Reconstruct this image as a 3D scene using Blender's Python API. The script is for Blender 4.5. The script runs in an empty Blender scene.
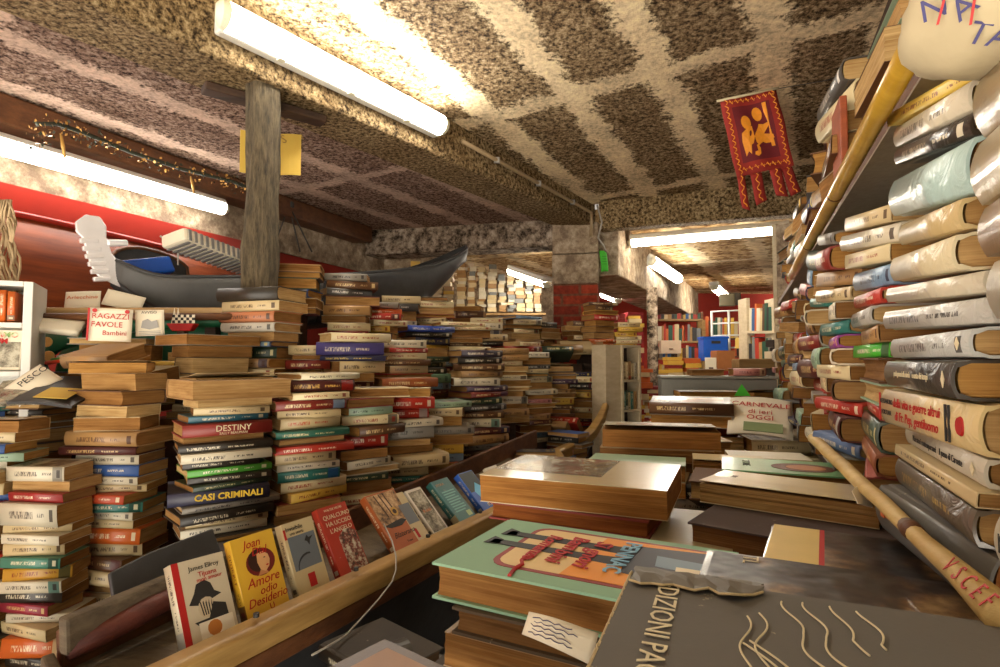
import bpy, bmesh, math, random
from math import sin, cos, pi, radians as R
from mathutils import Vector, Matrix, noise
rnd = random.Random(11)
C = bpy.context.scene.collection
SC = bpy.context.scene

# ------------------------------------------------------------------ camera
F = 560.0                      # focal length for a frame 1000 wide
CZ = 1.40                      # camera height
PITCH = math.atan(27 / F)
def P(px, py, Y):
    """world point seen at photograph position px,py at distance Y ahead"""
    cx, cy = (px - 500) / F, (333.5 - py) / F
    d = Vector((cx, cos(PITCH) - cy * sin(PITCH), sin(PITCH) + cy * cos(PITCH)))
    d *= Y / d.y
    return Vector((d.x, Y, d.z + CZ))
def PZ(px, py, z):
    q = P(px, py, 1.0)
    return P(px, py, (z - CZ) / (q.z - CZ))
cam = bpy.data.cameras.new('camera'); cam.sensor_width = 36; cam.lens = 36 * F / 1000
cam.clip_start = 0.02
co = bpy.data.objects.new('camera', cam); C.objects.link(co)
co.location = (0, 0, CZ); co.rotation_euler = (pi / 2 + PITCH, 0, 0); SC.camera = co

# ------------------------------------------------------------------ materials
def srgb(r, g, b):
    f = lambda c: (c / 12.92 if c <= 0.04045 else ((c + 0.055) / 1.055) ** 2.4)
    return (f(r / 255), f(g / 255), f(b / 255))
class NT:
    def __init__(s, name):
        s.m = bpy.data.materials.new(name); s.m.use_nodes = True
        s.t = s.m.node_tree; s.n = s.t.nodes; s.l = s.t.links
        s.b = s.n['Principled BSDF']
    def node(s, typ, **kw):
        n = s.n.new(typ)
        for k, v in kw.items():
            if k[0] == 'i' and k[1:].isdigit(): s.put(n.inputs[int(k[1:])], v)
            elif k.startswith('in_'): s.put(n.inputs[k[3:].replace('_', ' ')], v)
            else: setattr(n, k, v)
        return n
    def put(s, inp, v):
        if hasattr(v, 'is_output') or isinstance(v, bpy.types.NodeSocket): s.l.new(v, inp)
        else:
            if isinstance(v, tuple) and len(v) == 3 and inp.type == 'RGBA': v = (*v, 1)
            inp.default_value = v
    def math(s, op, a, b=0.0, c=None, clamp=False):
        n = s.node('ShaderNodeMath', operation=op, use_clamp=clamp); s.put(n.inputs[0], a); s.put(n.inputs[1], b)
        if c is not None: s.put(n.inputs[2], c)
        return n.outputs[0]
    def mix(s, f, a, b, mode='MIX'):
        n = s.node('ShaderNodeMix', data_type='RGBA', blend_type=mode)
        s.put(n.inputs[0], f); s.put(n.inputs[6], a); s.put(n.inputs[7], b); return n.outputs[2]
    def coord(s, which='Object', scale=(1, 1, 1), rot=(0, 0, 0), loc=(0, 0, 0)):
        tc = s.node('ShaderNodeTexCoord'); mp = s.node('ShaderNodeMapping')
        s.l.new(tc.outputs[which], mp.inputs[0])
        mp.inputs['Scale'].default_value = scale; mp.inputs['Rotation'].default_value = rot; mp.inputs['Location'].default_value = loc
        return mp.outputs[0]
    def noise(s, vec, scale, detail=4.0, rough=.55):
        n = s.node('ShaderNodeTexNoise'); s.put(n.inputs['Vector'], vec)
        s.put(n.inputs['Scale'], scale); n.inputs['Detail'].default_value = detail; n.inputs['Roughness'].default_value = rough
        return n.outputs['Fac']
    def ramp(s, f, *stops):
        n = s.node('ShaderNodeValToRGB'); s.put(n.inputs[0], f); e = n.color_ramp.elements
        while len(e) > 1: e.remove(e[-1])
        e[0].position = stops[0][0]; e[0].color = (*stops[0][1], 1)
        for p, c in stops[1:]:
            x = e.new(p); x.color = (*c, 1)
        return n.outputs[0]
    def bump(s, h, dist, strength=1.0):
        n = s.node('ShaderNodeBump'); s.put(n.inputs['Height'], h); n.inputs['Distance'].default_value = dist; n.inputs['Strength'].default_value = strength
        s.l.new(n.outputs[0], s.b.inputs['Normal'])
    def out(s, col=None, rough=None, spec=None):
        if col is not None: s.put(s.b.inputs['Base Color'], col)
        if rough is not None: s.put(s.b.inputs['Roughness'], rough)
        if spec is not None: s.put(s.b.inputs['Specular IOR Level'], spec)
        return s.m
    def attr(s, name):
        return s.node('ShaderNodeAttribute', attribute_type='OBJECT', attribute_name=name).outputs['Color']
M = {}
def plain(name, col, rough=.6, var=.25, scale=25, metal=0, bump=0):
    t = NT(name); v = t.coord()
    n = t.noise(v, scale, 5)
    c = t.mix(n, tuple(x * (1 - var) for x in col), tuple(min(1, x * (1 + var)) for x in col))
    t.b.inputs['Metallic'].default_value = metal
    if bump: t.bump(n, bump)
    M[name] = t.out(c, rough); return M[name]

# ---- book materials: colour comes from the object, so one material serves all
def book_materials():
    for nm, rough, coat in (('cloth', .75, 0), ('card', .42, 0), ('laminate', .28, .6)):
        t = NT('cover_' + nm); v = t.coord()
        oc = t.node('ShaderNodeObjectInfo').outputs['Color']
        n = t.noise(v, 45, 6, .7)
        n2 = t.noise(v, 9, 4)
        c = t.mix(t.math('MULTIPLY', n2, .45), oc, t.mix(.5, oc, (.25, .17, .08)))
        c = t.mix(t.math('MULTIPLY', t.math('GREATER_THAN', n, .67), .35), c, (.62, .52, .36))
        t.b.inputs['Coat Weight'].default_value = coat; t.b.inputs['Coat Roughness'].default_value = .12
        t.bump(n, .0006)
        M['cover_' + nm] = t.out(c, rough)
    # spine with printed lines that look like lettering from afar
    t = NT('spine_print')
    uv = t.node('ShaderNodeUVMap').outputs[0]
    sep = t.node('ShaderNodeSeparateXYZ'); t.put(sep.inputs[0], uv); u, w = sep.outputs[0], sep.outputs[1]
    oi = t.node('ShaderNodeObjectInfo'); oc, rr = oi.outputs['Color'], oi.outputs['Random']
    ink = t.attr('ink')
    cmb = t.node('ShaderNodeCombineXYZ'); t.put(cmb.inputs[0], t.math('MULTIPLY', u, 115.0)); t.put(cmb.inputs[1], t.math('MULTIPLY', w, 3.0)); t.put(cmb.inputs[2], t.math('MULTIPLY', rr, 91.0))
    let = t.math('GREATER_THAN', t.noise(cmb.outputs[0], 1.0, 1.0), .5)
    band = lambda x, a, b: t.math('MULTIPLY', t.math('GREATER_THAN', x, a), t.math('LESS_THAN', x, b))
    a0 = t.math('MULTIPLY_ADD', rr, .12, .08)
    title = t.math('MULTIPLY', band(u, a0, t.math('MULTIPLY_ADD', rr, .2, .42)), band(w, .34, .66))
    auth = t.math('MULTIPLY', band(u, t.math('MULTIPLY_ADD', rr, .2, .5), .78), band(w, .42, .6))
    pr = t.math('MULTIPLY', t.math('MAXIMUM', title, auth), let)
    logo = t.math('MULTIPLY', band(u, .87, .93), band(w, .25, .78))
    pr = t.math('MAXIMUM', pr, t.math('MULTIPLY', logo, t.math('GREATER_THAN', rr, .45)))
    lab = t.math('MULTIPLY', t.math('GREATER_THAN', t.math('FRACT', t.math('MULTIPLY', rr, 7.0)), .84), band(u, .8, .97))
    v = t.coord(); n = t.noise(v, 60, 6, .7)
    base = t.mix(t.math('MULTIPLY', t.noise(v, 14, 3), .35), oc, t.mix(.5, oc, (.22, .15, .07)))
    base = t.mix(t.math('MULTIPLY', lab, .8), base, t.attr('band'))
    c = t.mix(t.math('MULTIPLY', pr, .88), base, ink)
    c = t.mix(t.math('MULTIPLY', t.math('GREATER_THAN', n, .69), .4), c, (.6, .5, .34))
    t.bump(n, .0005)
    M['spine_print'] = t.out(c, .38)
    gl = M['spine_print'].copy(); gl.name = 'spine_print_gloss'; M['spine_print_gloss'] = gl
    t = NT('spine_plain'); oc = t.node('ShaderNodeObjectInfo').outputs['Color']; v = t.coord()
    n = t.noise(v, 60, 6, .7)
    c = t.mix(t.math('MULTIPLY', t.noise(v, 14, 3), .35), oc, t.mix(.5, oc, (.22, .15, .07)))
    t.bump(n, .0005); M['spine_plain'] = t.out(c, .4)
    gp_ = M['spine_plain'].copy(); gp_.name = 'spine_plain_gloss'; M['spine_plain_gloss'] = gp_
    for g_ in (gl, gp_):
        nt = g_.node_tree; b_ = nt.nodes['Principled BSDF']; b_.inputs['Coat Weight'].default_value = .7; b_.inputs['Coat Roughness'].default_value = .16
        tc_ = nt.nodes.new('ShaderNodeTexCoord'); nz_ = nt.nodes.new('ShaderNodeTexNoise'); nz_.inputs['Scale'].default_value = 26; nz_.inputs['Detail'].default_value = 5; nz_.inputs['Distortion'].default_value = 1.6
        bu_ = nt.nodes.new('ShaderNodeBump'); bu_.inputs['Distance'].default_value = .006; bu_.inputs['Strength'].default_value = .8
        nt.links.new(tc_.outputs['Object'], nz_.inputs['Vector']); nt.links.new(nz_.outputs['Fac'], bu_.inputs['Height']); nt.links.new(bu_.outputs[0], b_.inputs['Coat Normal']); nt.links.new(bu_.outputs[0], b_.inputs['Normal'])
    # printed front board: picture and title strokes differ from book to book
    t = NT('front_print')
    uv = t.node('ShaderNodeUVMap').outputs[0]
    sep = t.node('ShaderNodeSeparateXYZ'); t.put(sep.inputs[0], uv); u, w = sep.outputs[0], sep.outputs[1]
    oi = t.node('ShaderNodeObjectInfo'); oc, rr = oi.outputs['Color'], oi.outputs['Random']
    ink = t.attr('ink')
    off = t.node('ShaderNodeCombineXYZ'); t.put(off.inputs[0], t.math('MULTIPLY_ADD', u, 1.0, t.math('MULTIPLY', rr, 57.0))); t.put(off.inputs[1], w)
    nz = t.node('ShaderNodeTexNoise'); t.put(nz.inputs['Vector'], off.outputs[0]); nz.inputs['Scale'].default_value = 5; nz.inputs['Detail'].default_value = 5
    pic = t.ramp(nz.outputs['Fac'], (.3, (.03, .02, .015)), (.45, (.28, .13, .05)), (.52, (.16, .17, .16)), (.6, (.62, .45, .22)), (.72, (.85, .78, .6)))
    pic = t.mix(.25, pic, t.attr('band'))
    inside = t.math('MULTIPLY', band(u, .12, .88), band(w, t.math('MULTIPLY_ADD', rr, .15, .08), .62))
    cmb = t.node('ShaderNodeCombineXYZ'); t.put(cmb.inputs[0], t.math('MULTIPLY', u, 26.0)); t.put(cmb.inputs[1], t.math('MULTIPLY', w, 14.0)); t.put(cmb.inputs[2], t.math('MULTIPLY', rr, 31.0))
    let = t.math('GREATER_THAN', t.noise(cmb.outputs[0], 1.0, 1.0), .49)
    ttl = t.math('MULTIPLY', t.math('MAXIMUM', t.math('MULTIPLY', band(w, .76, .86), band(u, .14, .86)), t.math('MULTIPLY', band(w, .91, .95), band(u, .25, .75))), let)
    c = t.mix(inside, oc, pic); c = t.mix(t.math('MULTIPLY', ttl, .9), c, ink)
    v = t.coord(); c = t.mix(t.math('MULTIPLY', t.noise(v, 12, 4), .25), c, (.3, .22, .12))
    t.b.inputs['Coat Weight'].default_value = .5; t.b.inputs['Coat Roughness'].default_value = .15
    t.bump(t.noise(v, 8, 2), .003)
    M['front_print'] = t.out(c, .35)
    # leaves of the page block
    t = NT('page_edges'); oc = t.node('ShaderNodeObjectInfo').outputs['Color']
    v = t.coord(scale=(2.5, 2.5, 520)); v1 = t.coord(scale=(14, 14, 95))
    n = t.noise(v, 1.0, 3); n1 = t.noise(v1, 1.0, 3)
    s = t.math('MULTIPLY', t.math('ADD', n, n1), .5)
    c = t.mix(t.math('MULTIPLY_ADD', s, 2.6, -.85, clamp=True), t.mix(1, oc, (.46, .37, .26), 'MULTIPLY'), oc)
    c = t.mix(t.math('MULTIPLY', t.noise(t.coord(), 18, 5), .4), c, t.mix(1, c, (.7, .58, .44), 'MULTIPLY'))
    t.bump(s, .0016); M['page_edges'] = t.out(c, .85, .2)
book_materials()

# ---- building materials
ANG = math.atan(.55)
def concrete(name, dark, mid, light, mortar, joints=None, grain=34, dirt=.5, mw=.07):
    """rough lightweight-block soffit with smeared mortar joints; joints=(origin p, step p, origin s, step s)"""
    t = NT(name); v = t.coord()
    n = t.noise(v, grain, 7, .68); n2 = t.noise(v, 4.5, 5, .6); n3 = t.noise(v, grain * 2.6, 4, .8)
    g = t.math('ADD', t.math('MULTIPLY', n, .72), t.math('MULTIPLY', n3, .28))
    c = t.ramp(g, (.41, dark), (.475, tuple(.6 * a + .4 * b for a, b in zip(mid, dark))), (.51, mid), (.57, tuple(.5 * (a + b) for a, b in zip(mid, light))), (.63, light))
    c = t.mix(t.math('MULTIPLY_ADD', n2, 1.6, -.45, clamp=True), c, t.mix(1, c, (.55, .48, .38), 'MULTIPLY'))
    h = g
    if joints:
        p0, dp, s0, ds = joints
        vr = t.coord(rot=(0, 0, ANG))          # local x across, y along the run of the blocks
        w1 = t.noise(t.coord(), 7, 8, .74); w2 = t.noise(t.coord(loc=(9, 4, 2)), 7, 8, .74)
        sp = t.node('ShaderNodeSeparateXYZ'); t.put(sp.inputs[0], vr)
        def jo(x, o, d, wn, wd):
            x = t.math('ADD', x, t.math('MULTIPLY_ADD', wn, .22, -.11))
            f = t.math('FRACT', t.math('DIVIDE', t.math('SUBTRACT', x, o - 20 * d), d))
            dist = t.math('MULTIPLY', t.math('MINIMUM', f, t.math('SUBTRACT', 1.0, f)), d)
            return t.math('MULTIPLY_ADD', t.math('SUBTRACT', t.math('MULTIPLY_ADD', w1, wd * 1.7, wd * .15), dist), 38.0, t.math('MULTIPLY_ADD', n, 4.5, -1.72), clamp=True)
        j = t.math('MAXIMUM', jo(sp.outputs[0], p0, dp, w2, mw), jo(sp.outputs[1], s0, ds, w1, mw * .8))
        mc = t.ramp(t.math('ADD', t.math('MULTIPLY', n, .6), t.math('MULTIPLY', n2, .4)), (.36, tuple(x * .45 for x in mortar)), (.5, mortar), (.62, tuple(min(.95, x * 1.35) for x in mortar)))
        c = t.mix(j, c, mc)
        h = t.math('ADD', t.math('MULTIPLY', g, t.math('MULTIPLY_ADD', j, -.75, 1.0)), t.math('MULTIPLY', j, .5))
    t.bump(h, .025, 1.0)
    M[name] = t.out(c, .9, .15); return M[name]
concrete('ceiling_block', srgb(50, 38, 25), srgb(160, 134, 98), srgb(226, 204, 166), srgb(226, 202, 162), (-1.05 / 1.141, .41, 2.33, 1.36), grain=52)
concrete('soffit_rough', srgb(50, 38, 24), srgb(156, 132, 94), srgb(216, 194, 152), srgb(150, 130, 96), grain=58)
concrete('ceiling_pink', srgb(54, 38, 32), srgb(164, 134, 116), srgb(222, 200, 184), srgb(196, 170, 150), (-1.86, .42, 2.4, 1.7), grain=60, mw=.06)
concrete('plaster_old', srgb(130, 112, 94), srgb(178, 160, 136), srgb(226, 212, 190), srgb(220, 205, 180), grain=9)
concrete('stucco_flaked', srgb(52, 42, 34), srgb(150, 134, 116), srgb(206, 192, 174), srgb(200, 190, 170), grain=16)
concrete('ceiling_warm', srgb(112, 78, 44), srgb(200, 166, 116), srgb(232, 206, 160), srgb(226, 202, 160), (-1.05 / 1.141, .55, 2.4, 1.2), grain=14)
def wood(name, a, b, scale=(2, 30, 30), rough=.55, bump=.002, coat=0):
    t = NT(name); v = t.coord(scale=scale)
    n = t.noise(v, 1.0, 6, .65); n2 = t.noise(t.coord(), 5, 4)
    c = t.mix(t.math('MULTIPLY_ADD', n, 2.0, -.5, clamp=True), a, b)
    c = t.mix(t.math('MULTIPLY', n2, .45), c, tuple(x * .5 for x in a))
    t.bump(n, bump); t.b.inputs['Coat Weight'].default_value = coat
    M[name] = t.out(c, rough); return M[name]
wood('wood_pale', srgb(150, 112, 62), srgb(206, 170, 112))
wood('wood_rim', srgb(140, 104, 52), srgb(205, 166, 100), (6, 6, 50), .4, .001, .3)
wood('wood_grey', srgb(70, 58, 44), srgb(150, 132, 104), (4, 22, 40), .8, .006)
wood('wood_dark', srgb(34, 22, 14), srgb(86, 58, 36), (4, 22, 40), .7, .004)
wood('wood_brown', srgb(74, 42, 24), srgb(128, 82, 46), (4, 22, 40), .55, .003)
wood('wood_red_pole', srgb(70, 28, 20), srgb(128, 62, 46), (4, 30, 40), .6, .004)
wood('wood_post', srgb(30, 24, 16), srgb(146, 128, 96), (80, 80, 14), .95, .04)
wood('wood_hull_red', srgb(104, 42, 18), srgb(186, 92, 42), (3, 3, 30), .55, .0005, 0)
wood('wood_white', srgb(196, 176, 140), srgb(228, 212, 180), (3, 20, 40), .5, .001)
wood('bamboo', srgb(168, 126, 30), srgb(214, 174, 66), (2, 26, 2), .3, .0008, .5)
wood('paper_pole', srgb(176, 136, 62), srgb(232, 206, 140), (20, 8, 20), .6, .003)
plain('black_hull', (.035, .035, .036), .5, .7, 14, bump=.003)
plain('hull_scuffed', (.085, .083, .08), .55, .45, 9, bump=.002)
plain('red_wall', srgb(160, 42, 26), .8, .3, 6, bump=.004)
plain('red_paint', srgb(158, 40, 26), .45, .22, 7)
plain('white_plastic', (.7, .68, .62), .4, .06)
plain('clear_plastic', (.75, .72, .55), .2, .05)
plain('metal_grey', (.35, .33, .3), .45, .3, 30, .6)
plain('silver', (.86, .84, .84), .35, .08, 20, .35)
plain('conduit', srgb(160, 138, 104), .5, .2, 40)
plain('cable_white', (.36, .33, .28), .5, .1)
plain('cable_dark', (.03, .025, .02), .6, .1)
plain('paper_white', srgb(226, 216, 192), .8, .08, 12)
plain('paper_yellow', srgb(206, 172, 74), .8, .1, 12)
plain('paper_green', srgb(70, 190, 50), .7, .1, 12)
plain('cloth_white', srgb(186, 172, 138), .9, .12, 10, bump=.004)
plain('felt_grey', srgb(150, 138, 118), .95, .3, 90, bump=.002)
plain('flag_red', srgb(136, 30, 18), .8, .35, 40)
plain('flag_dark', srgb(96, 12, 20), .8, .25, 40)
plain('flag_gold', srgb(222, 140, 32), .55, .25, 60)
plain('floor_tile', srgb(92, 76, 58), .6, .3, 6)
plain('green_paint', srgb(28, 96, 62), .45, .35, 9, bump=.002)
plain('blue_plastic', srgb(24, 92, 200), .35, .12)
plain('red_ink', srgb(176, 24, 20), .6, .1)
plain('black_ink', (.02, .018, .016), .6, .1)
plain('blue_ink', srgb(44, 40, 96), .6, .1)
plain('cream_ink', srgb(220, 206, 168), .6, .05)
plain('yellow_ink', srgb(226, 190, 60), .6, .05)
plain('net_fibre', srgb(176, 152, 116), .95, .3, 60)
plain('gold_leaf', srgb(206, 160, 84), .4, .4, 30, .4)
plain('leaf_dark', (.03, .035, .02), .8, .4, 30)
plain('tape_grey', (.22, .21, .2), .5, .2)
plain('box_brown', srgb(150, 92, 46), .8, .15)
plain('crimson_plastic', srgb(150, 26, 30), .6, .2)
def tint(name, rgb, rough=.5):
    k = 'tint_%d_%d_%d' % rgb
    if k not in M: plain(k, srgb(*rgb), rough, .14, 18)
    return M[k]
t = NT('brick_red')
sp = t.node('ShaderNodeSeparateXYZ'); t.put(sp.inputs[0], t.coord())
cb = t.node('ShaderNodeCombineXYZ'); t.put(cb.inputs[0], t.math('ADD', sp.outputs[0], sp.outputs[1])); t.put(cb.inputs[1], sp.outputs[2])
bk = t.node('ShaderNodeTexBrick'); t.put(bk.inputs['Vector'], cb.outputs[0])
for k, v in (('Color1', (*srgb(200, 76, 40), 1)), ('Color2', (*srgb(140, 44, 24), 1)), ('Mortar', (*srgb(150, 96, 66), 1))): bk.inputs[k].default_value = v
for k, v in (('Scale', 1.0), ('Mortar Size', .008), ('Brick Width', .2), ('Row Height', .075), ('Bias', -.1)): bk.inputs[k].default_value = v
n = t.noise(t.coord(), 30, 6, .7)
c = t.mix(t.math('MULTIPLY_ADD', n, 2.2, -.75, clamp=True), t.mix(1, bk.outputs[0], (.4, .35, .3), 'MULTIPLY'), bk.outputs[0])
t.bump(t.math('ADD', t.math('MULTIPLY', bk.outputs[1], -1.0), n), .012); M['brick_red'] = t.out(c, .85)
def emitter(name, col, s):
    t = NT(name); t.b.inputs['Base Color'].default_value = (*col, 1)
    t.b.inputs['Emission Color'].default_value = (*col, 1); t.b.inputs['Emission Strength'].default_value = s
    M[name] = t.m; return t.m
emitter('tube_main', (1, .95, .86), 36); emitter('tube_side', (1, .95, .87), 18); emitter('tube_back', (1, .9, .74), 30)

# ------------------------------------------------------------------ mesh helpers
class MB:
    def __init__(s): s.v, s.f, s.mi, s.uv = [], [], [], []
    def face(s, idx, m=0, uv=None): s.f.append(tuple(idx)); s.mi.append(m); s.uv.append(uv)
    def pt(s, p): s.v.append(Vector(p)); return len(s.v) - 1
    def hexa(s, c8, m=0):
        i = [s.pt(p) for p in c8]
        for q in ((0, 3, 2, 1), (4, 5, 6, 7), (0, 1, 5, 4), (1, 2, 6, 5), (2, 3, 7, 6), (3, 0, 4, 7)): s.face([i[k] for k in q], m)
    def box(s, lo, hi, m=0, M4=None):
        (a, b, c), (d, e, f) = lo, hi
        c8 = [Vector(p) for p in ((a, b, c), (d, b, c), (d, e, c), (a, e, c), (a, b, f), (d, b, f), (d, e, f), (a, e, f))]
        if M4: c8 = [M4 @ p for p in c8]
        s.hexa(c8, m)
    def tube(s, pts, r, n=8, m=0, closed=True, prof=None):
        """sweep a circle (or profile of 2-D points in side, up) along a path"""
        pts = [Vector(p) for p in pts]; rings = []
        for i, p in enumerate(pts):
            a, b = pts[max(i - 1, 0)], pts[min(i + 1, len(pts) - 1)]
            d = (b - a).normalized(); up = Vector((0, 0, 1)) if abs(d.z) < .95 else Vector((0, 1, 0))
            sd = d.cross(up).normalized(); u2 = sd.cross(d).normalized()
            rr = r[i] if isinstance(r, (list, tuple)) else r
            pr = prof if prof else [(cos(2 * pi * k / n), sin(2 * pi * k / n)) for k in range(n)]
            rings.append([s.pt(p + (sd * x + u2 * y) * rr) for x, y in pr])
        k = len(rings[0])
        for A, B in zip(rings, rings[1:]):
            for j in range(k): s.face((A[j], A[(j + 1) % k], B[(j + 1) % k], B[j]), m)
        if closed:
            s.face(rings[0][::-1], m); s.face(rings[-1], m)
    def grid(s, fn, nu, nv, m=0, uvs=False):
        ids = [[s.pt(fn(i / nu, j / nv)) for j in range(nv + 1)] for i in range(nu + 1)]
        for i in range(nu):
            for j in range(nv):
                s.face((ids[i][j], ids[i + 1][j], ids[i + 1][j + 1], ids[i][j + 1]), m)
    def prism(s, poly, z0, z1, m=0):
        a = [s.pt((x, y, z0)) for x, y in poly]; b = [s.pt((x, y, z1)) for x, y in poly]; n = len(poly)
        s.face(a[::-1], m); s.face(b, m)
        for i in range(n): s.face((a[i], a[(i + 1) % n], b[(i + 1) % n], b[i]), m)
    def mesh(s, name, mats, smooth=False):
        me = bpy.data.meshes.new(name); me.from_pydata(s.v, [], s.f)
        for m in mats: me.materials.append(m)
        me.polygons.foreach_set('material_index', s.mi)
        if any(s.uv):
            ul = me.uv_layers.new(name='UVMap'); k = 0
            for p, uv in zip(me.polygons, s.uv):
                for q in range(p.loop_total): ul.data[k].uv = uv[q] if uv else (0, 0); k += 1
        if smooth:
            me.polygons.foreach_set('use_smooth', [True] * len(me.polygons))
        me.update(); return me
    def build(s, name, mats, parent=None, smooth=False, solid=0, bevel=0, smooth_slot=None):
        if not isinstance(mats, (list, tuple)): mats = [mats]
        o = bpy.data.objects.new(name, s.mesh(name, mats, smooth))
        if smooth_slot is not None: o.data.polygons.foreach_set('use_smooth', [m == smooth_slot for m in s.mi])
        C.objects.link(o)
        if parent: o.parent = parent
        if solid:
            md = o.modifiers.new('solid', 'SOLIDIFY'); md.thickness = solid; md.offset = 0
        if bevel:
            md = o.modifiers.new('bevel', 'BEVEL'); md.width = bevel; md.segments = 2; md.limit_method = 'ANGLE'
        return o
def tag(o, label, cat, group=None):
    o['label'] = label; o['category'] = cat
    if group: o['group'] = group
    return o
def thing(name, label, cat, loc=(0, 0, 0), rz=0, group=None, mat=None):
    o = bpy.data.objects.new(name, None); C.objects.link(o); o.empty_display_size = .05
    if mat: o.matrix_world = mat
    else: o.location = loc; o.rotation_euler = (0, 0, rz)
    return tag(o, label, cat, group)
def struct(o): o['kind'] = 'structure'; return o
def strip_light(pts):  # unused spare
    return pts
def text_mesh(s, size, align='CENTER', shear=0, bold=0, width=1.0):
    cu = bpy.data.curves.new('t', 'FONT'); cu.body = s; cu.size = size; cu.align_x = align; cu.align_y = 'CENTER'
    cu.shear = shear; cu.offset = bold; cu.extrude = .0002; cu.resolution_u = 2
    ob = bpy.data.objects.new('t', cu); C.objects.link(ob)
    dg = bpy.context.evaluated_depsgraph_get()
    me = bpy.data.meshes.new_from_object(ob.evaluated_get(dg)); bpy.data.objects.remove(ob); bpy.data.curves.remove(cu)
    return me
def lettering(parent, s, size, M4, mat, name='lettering', **kw):
    me = text_mesh(s, size, **kw); me.materials.clear(); me.materials.append(mat)
    o = bpy.data.objects.new(name, me); C.objects.link(o); o.parent = parent; o.matrix_local = M4; return o
def frame(x, y, o):
    """matrix with local x, y directions and origin"""
    x = Vector(x).normalized(); y = Vector(y); y = (y - x * x.dot(y)).normalized(); z = x.cross(y)
    return Matrix(((x.x, y.x, z.x, o[0]), (x.y, y.y, z.y, o[1]), (x.z, y.z, z.z, o[2]), (0, 0, 0, 1)))

# ------------------------------------------------------------------ books
COL = {  # spoken name: (cover rgb, ink rgb, share among filler books)
    'cream': ((206, 184, 138), (70, 44, 26), 12), 'off-white': ((216, 206, 180), (60, 50, 44), 9), 'tan': ((168, 128, 78), (70, 34, 18), 8),
    'black': ((26, 24, 24), (214, 204, 176), 6), 'dark red': ((122, 24, 20), (226, 204, 150), 6), 'red': ((176, 36, 24), (236, 220, 190), 3),
    'dark green': ((26, 58, 44), (210, 196, 140), 3), 'teal': ((28, 112, 104), (224, 214, 180), 1.4), 'blue': ((36, 84, 152), (226, 216, 190), 2),
    'navy': ((24, 34, 72), (214, 190, 90), 3), 'orange': ((206, 96, 28), (240, 226, 190), 1.6), 'yellow': ((214, 172, 66), (120, 30, 20), 2),
    'brown': ((92, 58, 34), (214, 186, 130), 5), 'grey': ((128, 122, 112), (40, 36, 34), 3), 'purple': ((70, 44, 78), (220, 206, 180), 1.5),
    'light blue': ((120, 152, 180), (40, 40, 60), 1.5), 'pink': ((190, 120, 116), (90, 24, 30), 1.2), 'dark grey': ((60, 58, 56), (206, 200, 190), 3),
    'maroon': ((78, 20, 26), (214, 180, 120), 4), 'pale green': ((150, 178, 150), (40, 60, 44), 1), 'silver grey': ((168, 164, 154), (60, 56, 54), 2),
    'bright green': ((60, 170, 44), (240, 230, 200), 0), 'ivory': ((224, 206, 160), (150, 40, 24), 7)}
NAMES = [k for k in COL]; WTS = [COL[k][2] for k in NAMES]
ORD = 'topmost second third fourth fifth sixth seventh eighth ninth tenth eleventh twelfth thirteenth fourteenth fifteenth sixteenth seventeenth eighteenth nineteenth twentieth twenty-first twenty-second twenty-third twenty-fourth twenty-fifth'.split()
PAGES = [(176, 138, 84), (196, 160, 106), (160, 118, 66), (208, 178, 124), (186, 142, 78), (150, 112, 66)]
OCC = []      # x, y, w, h, yaw, z0, z1 of everything stacked so far
LABELS = set()
def corners(x, y, w, h, a):
    c, s = cos(a), sin(a); return [(x + c * u - s * v, y + s * u + c * v) for u, v in ((-w / 2, -h / 2), (w / 2, -h / 2), (w / 2, h / 2), (-w / 2, h / 2))]
def clash(A, B, eps=.001):
    for a in (A[4], B[4]):
        for ax in ((cos(a), sin(a)), (-sin(a), cos(a))):
            pa = [p[0] * ax[0] + p[1] * ax[1] for p in A[7]]; pb = [p[0] * ax[0] + p[1] * ax[1] for p in B[7]]
            if max(pa) < min(pb) + eps or max(pb) < min(pa) + eps: return False
    return True
def free(x, y, w, h, a, z0, z1, skip=None):
    A = (x, y, w, h, a, z0, z1, corners(x, y, w, h, a))
    for B in OCC:
        if B[8] is skip and skip is not None: continue
        if z1 < B[5] + .0002 or z0 > B[6] - .0002: continue
        if abs(x - B[0]) + abs(y - B[1]) > 1.2: continue
        if clash(A, B): return False
    return True
def occupy(x, y, w, h, a, z0, z1, key=None):
    OCC.append((x, y, w, h, a, z0, z1, corners(x, y, w, h, a), key))
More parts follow.
